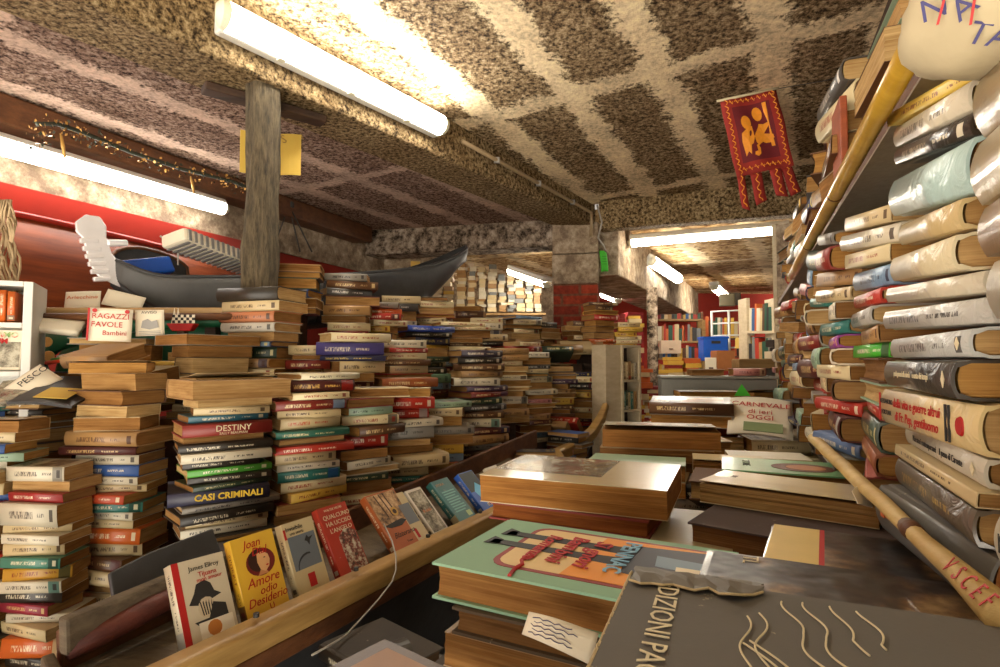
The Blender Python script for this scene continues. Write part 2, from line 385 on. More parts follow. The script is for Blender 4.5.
def cover_bm(w, h, t, hard, bow, shear=0, curl=0):
    mb = MB(); b = .0026 if hard else .0009
    n = 13
    if hard:
        sp = [(-w / 2 - bow * (1 - (2 * k / (n - 1) - 1) ** 2), t * (.02 + .96 * k / (n - 1))) for k in range(n)]
        sp[0] = (-w / 2 - .0005, .0015); sp[-1] = (-w / 2 - .0005, t - .0015)
        outer = [(w / 2, 0), (-w / 2 + .009, 0), (-w / 2 + .006, .0012)] + sp + [(-w / 2 + .006, t - .0012), (-w / 2 + .009, t), (w / 2, t)]
        inner = [(w / 2, b), (-w / 2 + .009, b), (-w / 2 + .006, .0012 + b)] + [(x + b, min(max(z, .003 + b), t - .003 - b)) for x, z in sp] + [(-w / 2 + .006, t - .0012 - b), (-w / 2 + .009, t - b), (w / 2, t - b)]
        s0, s1 = 2, 2 + n
    else:
        mid = [(-w / 2 - bow * (1 - (2 * k / 4 - 1) ** 2), t * k / 4) for k in range(5)]
        outer = [(w / 2, 0), (0, 0)] + mid + [(0, t), (w / 2, t)]
        inner = [(w / 2, b), (0, b)] + [(x + b, min(max(z, b), t - b)) for x, z in mid] + [(0, t - b), (w / 2, t - b)]
        s0, s1 = 2, 6
    def fx(p, y):
        x, z = p; q = (x + w / 2) / w
        if curl and z > t * .6: z += curl * max(q, 0) ** 2
        return (x + shear * (z / t - .5), y, z)
    N = len(outer); A = []
    for y in (-h / 2, h / 2):
        A.append(([mb.pt(fx(p, y)) for p in outer], [mb.pt(fx(p, y)) for p in inner]))
    (o0, i0), (o1, i1) = A
    for k in range(N - 1):
        isp = s0 <= k < s1; top = k >= s1
        if isp:
            v0, v1 = (k - s0) / (s1 - s0), (k + 1 - s0) / (s1 - s0); m = 1; uv = [(1, v0), (1, v1), (0, v1), (0, v0)]
        else:
            u0, u1 = (outer[k][0] + w / 2) / w, (outer[k + 1][0] + w / 2) / w; m = 2 if top else 0
            uv = [(u0, 0), (u1, 0), (u1, 1), (u0, 1)]
        mb.face((o0[k], o0[k + 1], o1[k + 1], o1[k]), m, uv)
        mb.face((i0[k + 1], i0[k], i1[k], i1[k + 1]), 0)
        mb.face((o0[k + 1], o0[k], i0[k], i0[k + 1]), 0); mb.face((o1[k], o1[k + 1], i1[k + 1], i1[k]), 0)
    mb.face((o0[0], o1[0], i1[0], i0[0]), 0); mb.face((o1[-1], o0[-1], i0[-1], i1[-1]), 0)
    return mb
def pages_bm(w, h, t, hard, bow, shear=0, wob=0):
    mb = MB(); b = (.0028 if hard else .0011); e = .005 if hard else .0008
    n = 8; y0 = h / 2 - (.0035 if hard else .0006); conc = .1 * t if hard else 0
    left = [(-w / 2 + b + .0008 - max(bow - .001, 0) * .8 * (1 - (2 * k / n - 1) ** 2), b + (t - 2 * b) * k / n) for k in range(n, -1, -1)]
    right = [(w / 2 - e - conc * (1 - (2 * k / n - 1) ** 2) + wob * noise.noise((k * .9, t * 99, w * 77)), b + (t - 2 * b) * k / n) for k in range(n + 1)]
    prof = right + left; sh = lambda x, z: x + shear * (z / t - .5)
    A = [mb.pt((sh(x, z), -y0, z)) for x, z in prof]; B = [mb.pt((sh(x, z), y0, z)) for x, z in prof]; N = len(prof)
    for k in range(N): mb.face((A[k], A[(k + 1) % N], B[(k + 1) % N], B[k]))
    mb.face(A[::-1]); mb.face(B)
    return mb
BOOKS = []
def book(w, h, t, colour, hard, label, M4, group=None, page=None, front=False, gloss=None, spine_print=True, shear=0, curl=0, name=None, rgb=None, ink=None, top_blank=False, bow=None):
    kind = name or ('hardback_book' if hard else 'pocket_paperback' if h < .166 else 'paperback_book')
    for cut in (' pages outward', 'thick ', 'slim '):
        if len(label.replace(',', ' ').split()) > 16: label = label.replace(cut, '')
    assert label not in LABELS, label
    nw = len(label.replace(',', ' ').split())
    assert 4 <= nw <= 16, (nw, label)
    LABELS.add(label)
    root = thing(kind, label, 'book', mat=M4, group=group)
    if bow is None: bow = (.14 * t if hard else .03 * t)
    c, ik, _ = COL[colour]
    c = rgb or c; ik = ink or ik
    j = rnd.uniform(.86, 1.1); c = tuple(min(1, x * j) for x in srgb(*c))
    o = cover_bm(w, h, t, hard, bow, shear, curl).build('cover', [M['cover_' + (gloss or ('cloth' if hard else 'card'))], M[('spine_print' if spine_print else 'spine_plain') + ('_gloss' if gloss == 'laminate' else '')], M['front_print'] if front else M['cover_' + (gloss or ('cloth' if hard else 'card'))]], root, smooth_slot=1)
    o.color = (*c, 1); o['ink'] = [*srgb(*ik)]; o['band'] = [*srgb(*COL[rnd.choice([k_ for k_ in NAMES if k_ not in ('bright green', 'pink', 'pale green')])][0])]
    p = pages_bm(w, h, t, hard, bow, shear, .0015).build('page_block', M['page_edges'], root)
    pc = page or rnd.choice(PAGES); p.color = (*srgb(*pc), 1)
    root['_dims'] = (w, h, t)
    BOOKS.append(root); return root
def cov(b): return next(c for c in b.children if c.name.startswith('cover'))
def spine_text(b, s, size, mat, v=.5, y=0, **kw):
    w, h, t = b['_dims']; bowx = .0
    return lettering(cov(b), s, size, frame((0, -1, 0), (0, 0, 1), (-w / 2 - kw.pop('off', .0012), y, t * v)), mat, 'title_lettering', **kw)
def front_text(b, s, size, x, y, mat, rot=0, dz=.0004, **kw):
    w, h, t = b['_dims']
    return lettering(cov(b), s, size, Matrix.Translation((x, y, t + dz)) @ Matrix.Rotation(rot, 4, 'Z'), mat, 'title_lettering', **kw)
def patch(b, name, poly, mat, dz=.0003):
    w, h, t = b['_dims']; mb = MB(); mb.prism(poly, t + dz - .0004, t + dz); o = mb.build(name, mat, cov(b)); return o
def at(x, y, z, yaw=0, tx=0, ty=0):
    return Matrix.Translation((x, y, z)) @ Matrix.Rotation(yaw, 4, 'Z') @ Matrix.Rotation(tx, 4, 'X') @ Matrix.Rotation(ty, 4, 'Y')
def zy(py, Y, px=500): return P(px, py, Y).z
PEDESTALS = []
def size_word(t, w):
    return 'thick ' if t > .042 else 'slim ' if t < .02 else ''
def stack(where, px, Y, ytop, ybot, yaw, sc=1.0, books=(), hard=.45, flip=.42, jit=8, pos=None, z=None, pal=None, dims=None, bow=None, page=None, fill=True, ped=True, tmul=1.0, tilt=None, fix=False):
    """a pile of books; where: phrase that finds the pile. books: from the top, (colour, thickness, 'h'/'p', flipped?, options)"""
    if pos: x, y = pos
    else:
        q = P(px, 360, Y); x, y = q.x, Y
    zt, zb = (z if z else (zy(ytop, Y, px), zy(ybot, Y, px)))
    if not pos:      # the spec gives the near face; push the pile's middle back a little
        d = Vector((x, y)).normalized(); x += d.x * .05; y += d.y * .05
    lst = []; tot = 0; H = zt - zb
    for b in books:
        lst.append(list(b)); tot += b[1]
    while fill and tot < H - .012:
        t = rnd.uniform(.017, .043) * (1.1 if sc > .9 else .95) * tmul
        if tot + t > H + .01: t = max(.012, H - tot)
        cname = rnd.choices(NAMES, WTS)[0] if not pal else rnd.choice(pal)
        lst.append([cname, t, 'h' if rnd.random() < hard else 'p', rnd.random() < flip, {}]); tot += t
    gap = .0008
    k = H / (tot + gap * len(lst)) if fill else 1
    key = object(); zz = zt
    seen = []
    for i, b in enumerate(lst):
        colour, t, kd, fl = b[:4]; op = dict(b[4]) if len(b) > 4 else {}
        t = t * k if fill else t
        hd = kd == 'h'
        if dims: w, h = dims
        else: w, h = ((.148, .215) if hd else (.118, .186))
        w *= sc * rnd.uniform(.93, 1.08); h *= sc * rnd.uniform(.93, 1.07)
        if 'wh' in op: w, h = op.pop('wh')
        a = R(yaw + rnd.gauss(0, jit) + (180 if fl else 0) + op.pop('turn', 0))
        bx, by = x + rnd.uniform(-.013, .013) * (.3 if tilt else 1) + op.pop('dx', 0), y + rnd.uniform(-.013, .013) * (.3 if tilt else 1) + op.pop('dy', 0)
        if tilt and dims: e_ = (h - dims[1]) / 2 * (-1 if fl else 1); bx += -sin(a) * e_; by += cos(a) * e_
        z0 = zz - t
        ok = fix and i == 0
        if ok: a, bx, by = R(yaw), x, y
        # look for the nearest place that does not run into a neighbour
        for s in range(0 if ok else 120):
            rr = .0035 * (s % 30); th = s * 2.4
            ux, uy = bx + rr * cos(th), by + rr * sin(th)
            sh = (1.0, .9, .8, .7)[s // 30]
            if free(ux, uy, w * sh + .004, h * sh + .002, a, z0, zz, key):
                bx, by = ux, uy; w *= sh; h *= sh; ok = True; break
        if not ok: w *= .78; h *= .78
        occupy(bx, by, w + .004, h, a, z0, zz, key)
        pages_out = ' pages outward' if fl else ''
        lab = op.pop('label', None)
        desc = op.pop('look', '')
        if not lab:
            base = f"{size_word(t, w)}{colour} {'hardback' if hd else 'pocket book' if h < .166 else 'paperback'}{(' ' + desc) if desc else ''}{pages_out if not desc else ''}"
            pos_ = 'on top of' if i == 0 else f"{ORD[i]} down in"
            lab = f"{base}, {pos_} {where}"
        fin = op.pop('fin', None)
        bk = book(w, h, t - gap, colour, hd, lab, (Matrix.Translation((bx, by, z0)) @ Matrix.Rotation(a, 4, 'Z') @ (lambda hh, th: Matrix.Translation((0, -hh, 0)) @ Matrix.Rotation(th, 4, 'X') @ Matrix.Translation((0, hh, 0)))(h / 2 * (-1 if fl else 1), R(tilt(z0) * (-1 if fl else 1)) if tilt else 0)), group=('books in ' + where) if where else 'books in the two nearest right-hand columns', front=op.pop('front', i == 0 and rnd.random() < .75), page=op.pop('page', page), bow=op.pop('bow', bow),
                  curl=(op.pop('curl', rnd.choice((0, .004, .012)) if i == 0 and not hd else 0)), shear=0 if hd else rnd.uniform(-.12, .12) * t, **op)
        seen.append(bk)
        if fin: fin(bk)
        zz = z0
    if ped: PEDESTALS.append((x, y, zz, .07))
    return seen

# ------------------------------------------------------------------ the building
def slab(name, p4, th, mat, nx=1, ny=1):
    """flat or sloping panel from four corners, thickened away from the room"""
    a, b, c, d = [Vector(p) for p in p4]
    n = (b - a).cross(d - a).normalized() * th
    mb = MB(); mb.hexa([a, b, c, d, a + n, b + n, c + n, d + n])
    return struct(mb.build(name, mat))
zc = lambda Y: CZ + 1.322 - .05 * Y
XB = lambda Y: -2.193 + .718 * Y
XC = lambda Y: -2.5 + .714 * Y
XL = lambda Y: -3.05 + .42 * Y
XW = lambda Y, c=.18: c + .434 * Y
floor = slab('floor', [(-4.5, -.35, 0), (-4.5, 10, 0), (6, 10, 0), (6, -.35, 0)], .1, M['floor_tile'])
slab('ceiling', [(XB(-.2), -.2, zc(-.2)), (3.2, -.2, zc(-.2)), (3.2, 3.98, zc(3.98)), (XB(3.98) , 3.98, zc(3.98))], .15, M['ceiling_block'])
mb = MB(); a, b = -.2, 4.02; z0, z1 = CZ + .98, CZ + 1.5
mb.hexa([(XC(a), a, z0), (XB(a), a, z0), (XB(b), b, z0), (XC(b), b, z0), (XC(a), a, z1), (XB(a), a, z1), (XB(b), b, z1), (XC(b), b, z1)])
struct(mb.build('ceiling_beam', M['soffit_rough'], bevel=.012))
slab('ceiling_side', [(XL(-.2), -.2, CZ + 1.06), (XC(-.2), -.2, CZ + 1.06), (XC(4.5), 4.5, CZ + 1.06), (XL(4.5), 4.5, CZ + 1.06)], .12, M['ceiling_pink'])
slab('wall_left', [(XL(5), 5, 0), (XL(5), 5, CZ + 1.2), (XL(-.3), -.3, CZ + 1.2), (XL(-.3), -.3, 0)], -.15, M['red_wall'])
slab('wall_plaster', [(XL(5) + .02, 5, CZ + .72), (XL(5) + .02, 5, CZ + .96), (XL(-.3) + .02, -.3, CZ + .96), (XL(-.3) + .02, -.3, CZ + .72)], .018, M['plaster_old'])
mb = MB(); a, b = -.2, 4.4
mb.hexa([(XL(a) + .03, a, CZ + .93), (XL(a) + .19, a, CZ + .93), (XL(b) + .19, b, CZ + .93), (XL(b) + .03, b, CZ + .93), (XL(a) + .03, a, CZ + 1.055), (XL(a) + .19, a, CZ + 1.055), (XL(b) + .19, b, CZ + 1.055), (XL(b) + .03, b, CZ + 1.055)])
struct(mb.build('wall_beam', M['wood_brown'], bevel=.01))
def beam2(name, p, q, z0, z1, depth, mat):
    p, q = Vector((*p, 0)), Vector((*q, 0)); n = Vector((-(q - p).y, (q - p).x, 0)).normalized() * depth
    mb = MB(); mb.hexa([(*v.xy, CZ + z) for z in (z0, z1) for v in (p, q, q + n, p + n)])
    return struct(mb.build(name, mat, bevel=.012))
beam2('ceiling_beam_cross', (.70, 3.93), (2.6, 3.27), .93, 1.3, .12, M['soffit_rough'])
beam2('ceiling_beam_back', (-1.4, 4.62), (.40, 4.17), .86, 1.2, .22, M['stucco_flaked'])
pil = Matrix.Translation((.545, 4.03, 0)) @ Matrix.Rotation(R(-12), 4, 'Z')
mb = MB(); mb.box((-.16, 0, 0), (.16, .34, CZ + .555), 0, pil); struct(mb.build('pillar', M['brick_red'], bevel=.006))
mb = MB(); mb.box((-.168, -.008, CZ + .556), (.168, .35, CZ + .77), 0, pil); mb.box((-.165, -.005, CZ + .776), (.165, .35, CZ + 1.0), 0, pil); struct(mb.build('pillar_top', M['plaster_old'], bevel=.006))
# rooms beyond
slab('ceiling_back', [(-2.2, 5.02, CZ + 1.05), (5, 2.75, CZ + .97), (6, 8.4, CZ + .97), (-2.2, 8.4, CZ + 1.05)], .1, M['ceiling_warm'])
beam2('ceiling_beam_far', (.86, 4.04), (2.95, 8.3), .62, 1.06, .42, M['plaster_old'])
slab('wall_back', [(-2.4, 8.3, 0), (-2.4, 8.3, CZ + 1), (6, 8.3, CZ + 1), (6, 8.3, 0)], .1, M['red_wall'])
slab('wall_back_room', [(-2.4, 6.3, 0), (-2.4, 6.3, CZ + .9), (.75, 6.3, CZ + .9), (.75, 6.3, 0)], .1, M['plaster_old'])
slab('wall_corner', [(-2.4, 4.9, 0), (-2.4, 4.9, CZ + 1), (-.45, 4.75, CZ + 1), (-.45, 4.75, 0)], .1, M['plaster_old'])
slab('wall_right', [(XW(-.3, .52), -.3, 0), (XW(-.3, .52), -.3, CZ + 1.3), (XW(8, .52), 8, CZ + 1.3), (XW(8, .52), 8, 0)], -.1, M['wood_dark'])
mb = MB(); mb.tube([P(653, 370, 4.62) - Vector((0, 0, 1.3)), P(652, 300, 4.62) + Vector((0, 0, .1))], .045, 12); struct(mb.build('pillar_post', M['stucco_flaked'], smooth=True))

# ------------------------------------------------------------------ lamps
def tube_light(p, q, r, label, mat, housing=(0, 0, 1), caps=True, clips=True):
    p, q = Vector(p), Vector(q); d = (q - p); L = d.length
    m = frame(d, Vector(housing).cross(d), (p + q) / 2)          # local x along, z out of the ceiling
    root = thing('tube_light', label, 'ceiling light', mat=m)
    prof = [(cos(a), sin(a)) for a in [pi * k / 10 for k in range(11)]]
    mb = MB(); mb.tube([(-L / 2, 0, -.2 * r), (L / 2, 0, -.2 * r)], r, prof=[(x, -y) for x, y in prof]); mb.build('diffuser', mat, root, smooth=False)
    mb = MB(); mb.box((-L / 2 - .012, -r * 1.06, -.18 * r), (L / 2 + .012, r * 1.06, r * .75)); mb.build('housing', M['white_plastic'], root, bevel=r * .2)
    for s in (-1, 1):
        mb = MB(); mb.tube([(s * L / 2, 0, -.2 * r), (s * (L / 2 + r * .35), 0, -.2 * r), (s * (L / 2 + r * .6), 0, -.1 * r)], [r * 1.03, r * .95, r * .55], prof=[(x, -y) for x, y in prof]); mb.build('end_cap', M['clear_plastic'], root)
    if clips:
        for f in (-.3, 0, .3):
            for s in (-1, 1):
                mb = MB(); mb.box((f * L - .012, s * r * 1.0 - .006, -.45 * r), (f * L + .012, s * r * 1.0 + .006, .1 * r)); mb.build('clip', M['clear_plastic'], root)
    return root
off = Vector((.718, -1, 0)).normalized().cross(Vector((0, 0, 1)))
bn = Vector((1, -.718, 0)).normalized()                          # out of the beam's right-hand face
tp, tq = P(232, 11, 1.85), P(440, 128, 2.66)
tube_light((XB(1.77) + bn.x * .04, 1.77 + bn.y * .04, CZ + 1.10), (XB(2.6) + bn.x * .04, 2.6 + bn.y * .04, CZ + 1.10), .048, 'long white tube light fixed to the side of the concrete beam', M['tube_main'], housing=-bn)
wn = Vector((1, -.42, 0)).normalized()
tube_light((XL(2.0) + .17, 2.0, CZ + .85), (XL(3.12) + .17, 3.12, CZ + .865), .038, 'white tube light under the wooden beam above the red wall', M['tube_side'], housing=(-.5, .2, .8), clips=False)
tube_light(P(632, 240, 4.28), P(787, 226, 3.86), .045, 'white tube light running crossways behind the concrete cross beam', M['tube_back'], clips=False)
tube_light(P(512, 269, 5.2), P(547, 281, 4.75), .05, 'glowing tube light left of the brick pillar above shelved books', M['tube_back'], clips=False)
tube_light(P(650, 260, 4.95), P(677, 278, 5.8), .05, 'white tube light on the side of the plaster beam past the pillar', M['tube_side'], housing=(-.75, .4, .5), clips=False)
tube_light(P(714, 285, 6.6), P(726, 295, 7.4), .055, 'small far tube light in front of the red back wall', M['tube_back'], clips=False)
tube_light(P(604, 293, 5.9), P(618, 298, 5.6), .045, 'short glimpse of a tube light just right of the brick pillar', M['tube_side'], clips=False)

# conduit along the beam
pts = [(XB(y) + .022, y, CZ + 1.10 - (y - 2.75) * .045) for y in (2.76, 3.1, 3.5, 3.8)] + [(XB(3.9) + .03, 3.86, CZ + 1.03), (XB(3.9) + .035, 3.885, CZ + .98), (XB(3.9) + .03, 3.9, CZ + .87)]
mb = MB(); mb.tube(pts, .0115, 8)
root = thing('conduit_pipe', 'thin pale cable pipe running along the beam from the long light', 'pipe')
mb.build('pipe', M['conduit'], root, smooth=True)
for y in (3.0, 3.35, 3.7):
    mb = MB(); c0 = Vector((XB(y) + .022, y, CZ + 1.10 - (y - 2.75) * .045)); mb.box(c0 - Vector((.016, .012, .016)), c0 + Vector((.016, .012, .016))); mb.build('clamp', M['metal_grey'], root, bevel=.003)

# wooden post with its board
bx, by = P(262, 85, 1.98).x, 1.98
mb = MB()
def post(u, v):
    a = 2 * pi * u; z = v * (CZ + .98); x0 = bx - .005 + .01 * v
    r = .058 + .018 * noise.noise((cos(a) * 1.6, sin(a) * 1.6, z * 2.2)) + .012 * noise.noise((cos(a) * 5, sin(a) * 6, z * 7))
    return (x0 + r * cos(a), by + r * sin(a), z)
mb.grid(post, 28, 70)
tag(mb.build('wooden_post', M['wood_post'], smooth=True), 'rough grey weathered timber post holding up the beam', 'post')
root = thing('paper_notice', 'yellow paper sheet pinned behind the timber post', 'notice')
q0 = P(240, 150, 2.1); q1 = P(303, 137, 2.22)
mb = MB(); mb.grid(lambda u, v: (q0.x + (q1.x - q0.x) * u, q0.y + (q1.y - q0.y) * u + .02 * sin(u * 5), q0.z - .085 + .165 * v + .02 * u), 10, 3); mb.build('sheet', M['paper_yellow'], root, solid=.002)
lettering(root, 'Scusi', .045, frame((q1 - q0), (0, 0, 1), (q0 + (q1 - q0) * .84) + Vector((0, -.012, -.0))), plain('faint_ink', srgb(150, 118, 60)), width=1)
# beam block (red-brown corbel) at the head of the post
mb = MB(); mb.box((-.24, -.035, 0), (.2, .035, .03), 0, Matrix.Translation((bx, by + .1, CZ + .945)) @ Matrix.Rotation(R(40), 4, 'Z'))
tag(mb.build('wooden_wedge', M['wood_dark'], bevel=.006), 'dark wooden wedge between the timber post head and the beam', 'wedge')

# red flag hung from the ceiling
F0, F1 = P(720, 101, 2.45), P(776, 89, 2.42)
fr = thing('flag', 'red and gold flag with a winged lion hanging from the ceiling', 'flag')
fx = (F1 - F0); fw = fx.length; fm = frame(fx, (0, .05, 1), F0)
fl = MB()
mb = MB(); mb.tube([fm @ Vector((-.015, 0, .004)), fm @ Vector((fw + .01, 0, .004))], .006, 8); mb.build('rod', M['cloth_white'], fr, smooth=True)
W_ = fw; H_ = .36
def wavy(x, y): return .006 * sin(x * 40 + y * 9) + .004 * sin(y * 30)
def fpoly(poly, dz, name, mat, n=1):
    mb = MB(); idx0 = [mb.pt(fm @ Vector((x, y, wavy(x, y) + dz))) for x, y in poly]; mb.face(idx0); return mb.build(name, mat, fr)
mb = MB(); mb.grid(lambda u, v: fm @ Vector((u * W_, -v * H_, wavy(u * W_, -v * H_))), 14, 14); mb.build('cloth', M['flag_red'], fr, solid=.002, smooth=True)
mb = MB(); mb.grid(lambda u, v: fm @ Vector((W_ * (.17 + .66 * u), -H_ * (.12 + .72 * v), wavy(W_ * (.17 + .66 * u), -H_ * (.12 + .72 * v)) + .0016)), 12, 12); mb.build('centre_field', M['flag_dark'], fr, smooth=True)
for k, (x0, x1, l) in enumerate(((0, .13, .16), (.24, .44, .14), (.56, .76, .13), (.78, .97, .13))):
    mb = MB(); mb.grid(lambda u, v: fm @ Vector((W_ * (x0 + (x1 - x0) * u + .03 * v * (k - 1)), -H_ - l * v * (1 - .12 * (u if k % 2 else 1 - u)), wavy(W_ * x0, -H_ - l * v))), 3, 8)
    mb.build('tail', M['flag_red'], fr, solid=.002, smooth=True)
    mb = MB(); mb.tube([fm @ Vector((W_ * ((x0 + x1) / 2 + .03 * v_ / 14 * (k - 1)) + .007 * sin(v_ * 1.5), -H_ - l * .88 * v_ / 14, wavy(W_ * x0, -H_ - l * v_ / 14) + .0042)) for v_ in range(15)], .0022, 4); mb.build('border_scroll', M['flag_gold'], fr)
def fshape(name, poly):
    c = [(W_ * (.17 + .66 * x), -H_ * (.12 + .72 * (1 - y))) for x, y in poly]
    mb = MB(); a = [mb.pt(fm @ Vector((x, y, wavy(x, y) + .0036))) for x, y in c]
    mx = sum(x for x, _ in c) / len(c); my = sum(y for _, y in c) / len(c); k = mb.pt(fm @ Vector((mx, my, wavy(mx, my) + .004)))
    for i in range(len(a)): mb.face((a[i], a[(i + 1) % len(a)], k))
    return mb.build(name, M['flag_gold'], fr)
circ = lambda x, y, r, n=14, e=1: [(x + r * cos(2 * pi * k / n), y + e * r * sin(2 * pi * k / n)) for k in range(n)]
fshape('lion', [(.42, .42), (.5, .5), (.56, .56), (.6, .62), (.72, .6), (.84, .62), (.86, .57), (.76, .54), (.68, .5), (.7, .42), (.8, .36), (.92, .4), (.94, .34), (.84, .27), (.7, .27), (.62, .3), (.5, .25), (.44, .31)])
fshape('lion_head', circ(.62, .8, .13)); fshape('halo', circ(.27, .68, .13))
fshape('wing', [(.4, .6), (.28, .58), (.1, .5), (.08, .36), (.12, .1), (.2, .18), (.26, .12), (.3, .28), (.36, .3), (.42, .4)])
fshape('tail_curl', [(.48, .27), (.52, .2), (.5, .1), (.42, .06), (.34, .1), (.36, .15), (.44, .12), (.46, .18), (.43, .26)])
fshape('book_held', [(.8, .98), (.9, .98), (.93, .2), (.84, .2)])
for k in range(13):
    y = -H_ * (.04 + .075 * k)
    for x in (.085, .915):
        mb = MB(); mb.tube([fm @ Vector((W_ * (x + .03 * sin(q)), y + q * .006 - .012, wavy(W_ * x, y) + .004)) for q in (0, 1, 2, 3, 4)], .0022, 4); mb.build('border_scroll', M['flag_gold'], fr)
for k in range(8):
    for y in (-.055, -.92):
        x = .14 + .1 * k
        mb = MB(); mb.tube([fm @ Vector((W_ * x + q * .004, H_ * y + .009 * sin(q * 1.6), wavy(W_ * x, H_ * y) + .004)) for q in range(5)], .0022, 4); mb.build('border_scroll', M['flag_gold'], fr)
mb = MB(); q = P(880, 64, 2.2); mb.tube([F1, (F1 + q) / 2 + Vector((0, 0, -.015)), q], .0018, 5)
tag(mb.build('hanging_cord', M['cable_dark'], smooth=True), 'thin cord tied from the flag rod to the right wall', 'cord')

# ------------------------------------------------------------------ boats
# red varnished hull on the left wall
hr = thing('wooden_boat', 'red varnished wooden boat hull stored along the left wall', 'boat')
def hull(u, v):
    Y = 1.3 + 2.2 * u
    x = XL(Y) + .10
    k = 1 - abs(2 * u - .85) ** 2.6 * .8
    top = CZ + .56 + .02 * sin(u * 4); bot = CZ + .56 - .40 * k - .02
    z = top + (bot - top) * v
    return (x + .22 * sin(pi * min(v * .62 + .16, 1)) * max(k, .1) - .04, Y, z)
mb = MB(); mb.grid(hull, 36, 14); mb.build('hull', M['wood_hull_red'], hr, smooth=True, solid=.008)
mb = MB(); mb.tube([Vector(hull(i / 30, 0)) + Vector((.01, 0, .008)) for i in range(31)], .014, 6); mb.build('gunwale', M['red_paint'], hr, smooth=True)
def dk(u, v):
    p = Vector(hull(u, 0)); return (p.x - .02 + .0 * v, p.y, p.z + .28 * v)
mb = MB(); mb.grid(lambda u, v: (XL(1.2 + 2.4 * u) + .055 + .02 * v, 1.2 + 2.4 * u, CZ + .595 + .13 * v + .008 * sin(u * 60) * (1 - v)), 60, 3)
tag(mb.build('painted_board', M['red_paint'], solid=.02), 'bright red painted plank above the varnished boat hull', 'plank')
# dark cockpit opening of the hull
a0 = P(168, 262, 2.42)
mb = MB(); poly = [(cos(t_) * .15 * (1 if cos(t_) < 0 else 1.5), sin(t_) * .075 + (.02 if sin(t_) > 0 else 0)) for t_ in [2 * pi * k / 24 for k in range(24)]]
cm = frame((.42, 1, 0), (0, 0, 1), (XL(2.62) + .27, 2.62, CZ + .43))
mb.prism(poly, -.004, .006); o = mb.build('cockpit', M['black_hull'], hr); o.matrix_local = cm
mb = MB(); mb.tube([cm @ Vector((x * 1.02, y * 1.02, .006)) for x, y in poly + poly[:1]], .009, 6, closed=False); mb.build('coaming', M['wood_brown'], hr, smooth=True)
mb = MB(); mb.box((-.1, -.035, 0), (.1, .035, .05), 0, frame((.5, 1, .3), (-.3, 0, 1), P(143, 270, 2.22)))
tag(mb.build('plastic_tray', M['blue_plastic'], bevel=.01), 'bright blue plastic tray in front of the red boat opening', 'tray')
# ruffled old volume lying open by the post
mb = MB(); m = frame((.35, 1, -.12), (1, -.35, .25), P(214, 252, 2.32)); mb.box((-.2, -.06, -.025), (.2, .06, .03), 0, m)
rt = thing('radiator_grille', 'off-white slatted grille lying behind the black boat prow', 'grille')
mb.build('body', M['paper_white'], rt, bevel=.012)
for k in range(14):
    mb = MB(); mb.box((-.18 + .027 * k, -.055, .03), (-.168 + .027 * k, .055, .034), 0, m); mb.box((-.18 + .027 * k, .06, -.02), (-.168 + .027 * k, .0635, .026), 0, m); mb.build('slat', M['tape_grey'], rt)

# small black boat with the metal prow
bo = thing('black_boat', 'small black wooden boat with upturned ends behind the book piles', 'boat')
E0, E1 = P(112, 270, 2.0), P(466, 256, 3.35)
def gtop(u):
    p = E0.lerp(E1, u); z = E0.z + (E1.z - E0.z) * u
    sag = -.045 * sin(pi * min(max(u, 0), 1)) - .035
    if u > .72: sag += .16 * ((u - .72) / .28) ** 2 * .55
    if u < .1: sag += .07 * ((.1 - u) / .1) ** 2
    return Vector((p.x, p.y, z + sag))
side = Vector(((E1 - E0).y, -(E1 - E0).x, 0)).normalized()       # toward the aisle
def bside(sgn):
    def f(u, v):
        p = gtop(u); k = (max(0, sin(pi * min(1, max(0, u))))) ** .45
        depth = .10 + .10 * k - .03 * (u > .93)
        if u < .12: depth = .06 + (depth - .06) * (u / .12)
        if u > .8: depth = .05 + (depth - .05) * ((1 - u) / .2)
        return p + side * sgn * (.15 * k * (1 - .45 * v * v)) + Vector((0, 0, -depth * v))
    return f
mb = MB(); mb.grid(lambda u, v: bside(1)(u * .42, v), 24, 8); mb.build('prow_side', M['hull_scuffed'], bo, smooth=True, solid=.012)
mb = MB(); mb.grid(lambda u, v: bside(1)(.42 + u * .58, v), 30, 8); mb.build('hull_side', M['black_hull'], bo, smooth=True, solid=.012)
mb = MB(); mb.grid(bside(-1), 50, 8); mb.build('hull_side', M['black_hull'], bo, smooth=True, solid=.012)
mb = MB(); mb.grid(lambda u, v: Vector(bside(1)(u, 1)).lerp(Vector(bside(-1)(u, 1)), v) - Vector((0, 0, .03 * sin(pi * v) )), 50, 6); mb.build('bottom', M['black_hull'], bo, smooth=True, solid=.01)
for s in (1, -1):
    mb = MB(); mb.tube([Vector(bside(s)(i / 50, 0)) + Vector((0, 0, .004)) for i in range(51)], .009, 6); mb.build('gunwale', M['black_hull'], bo, smooth=True)
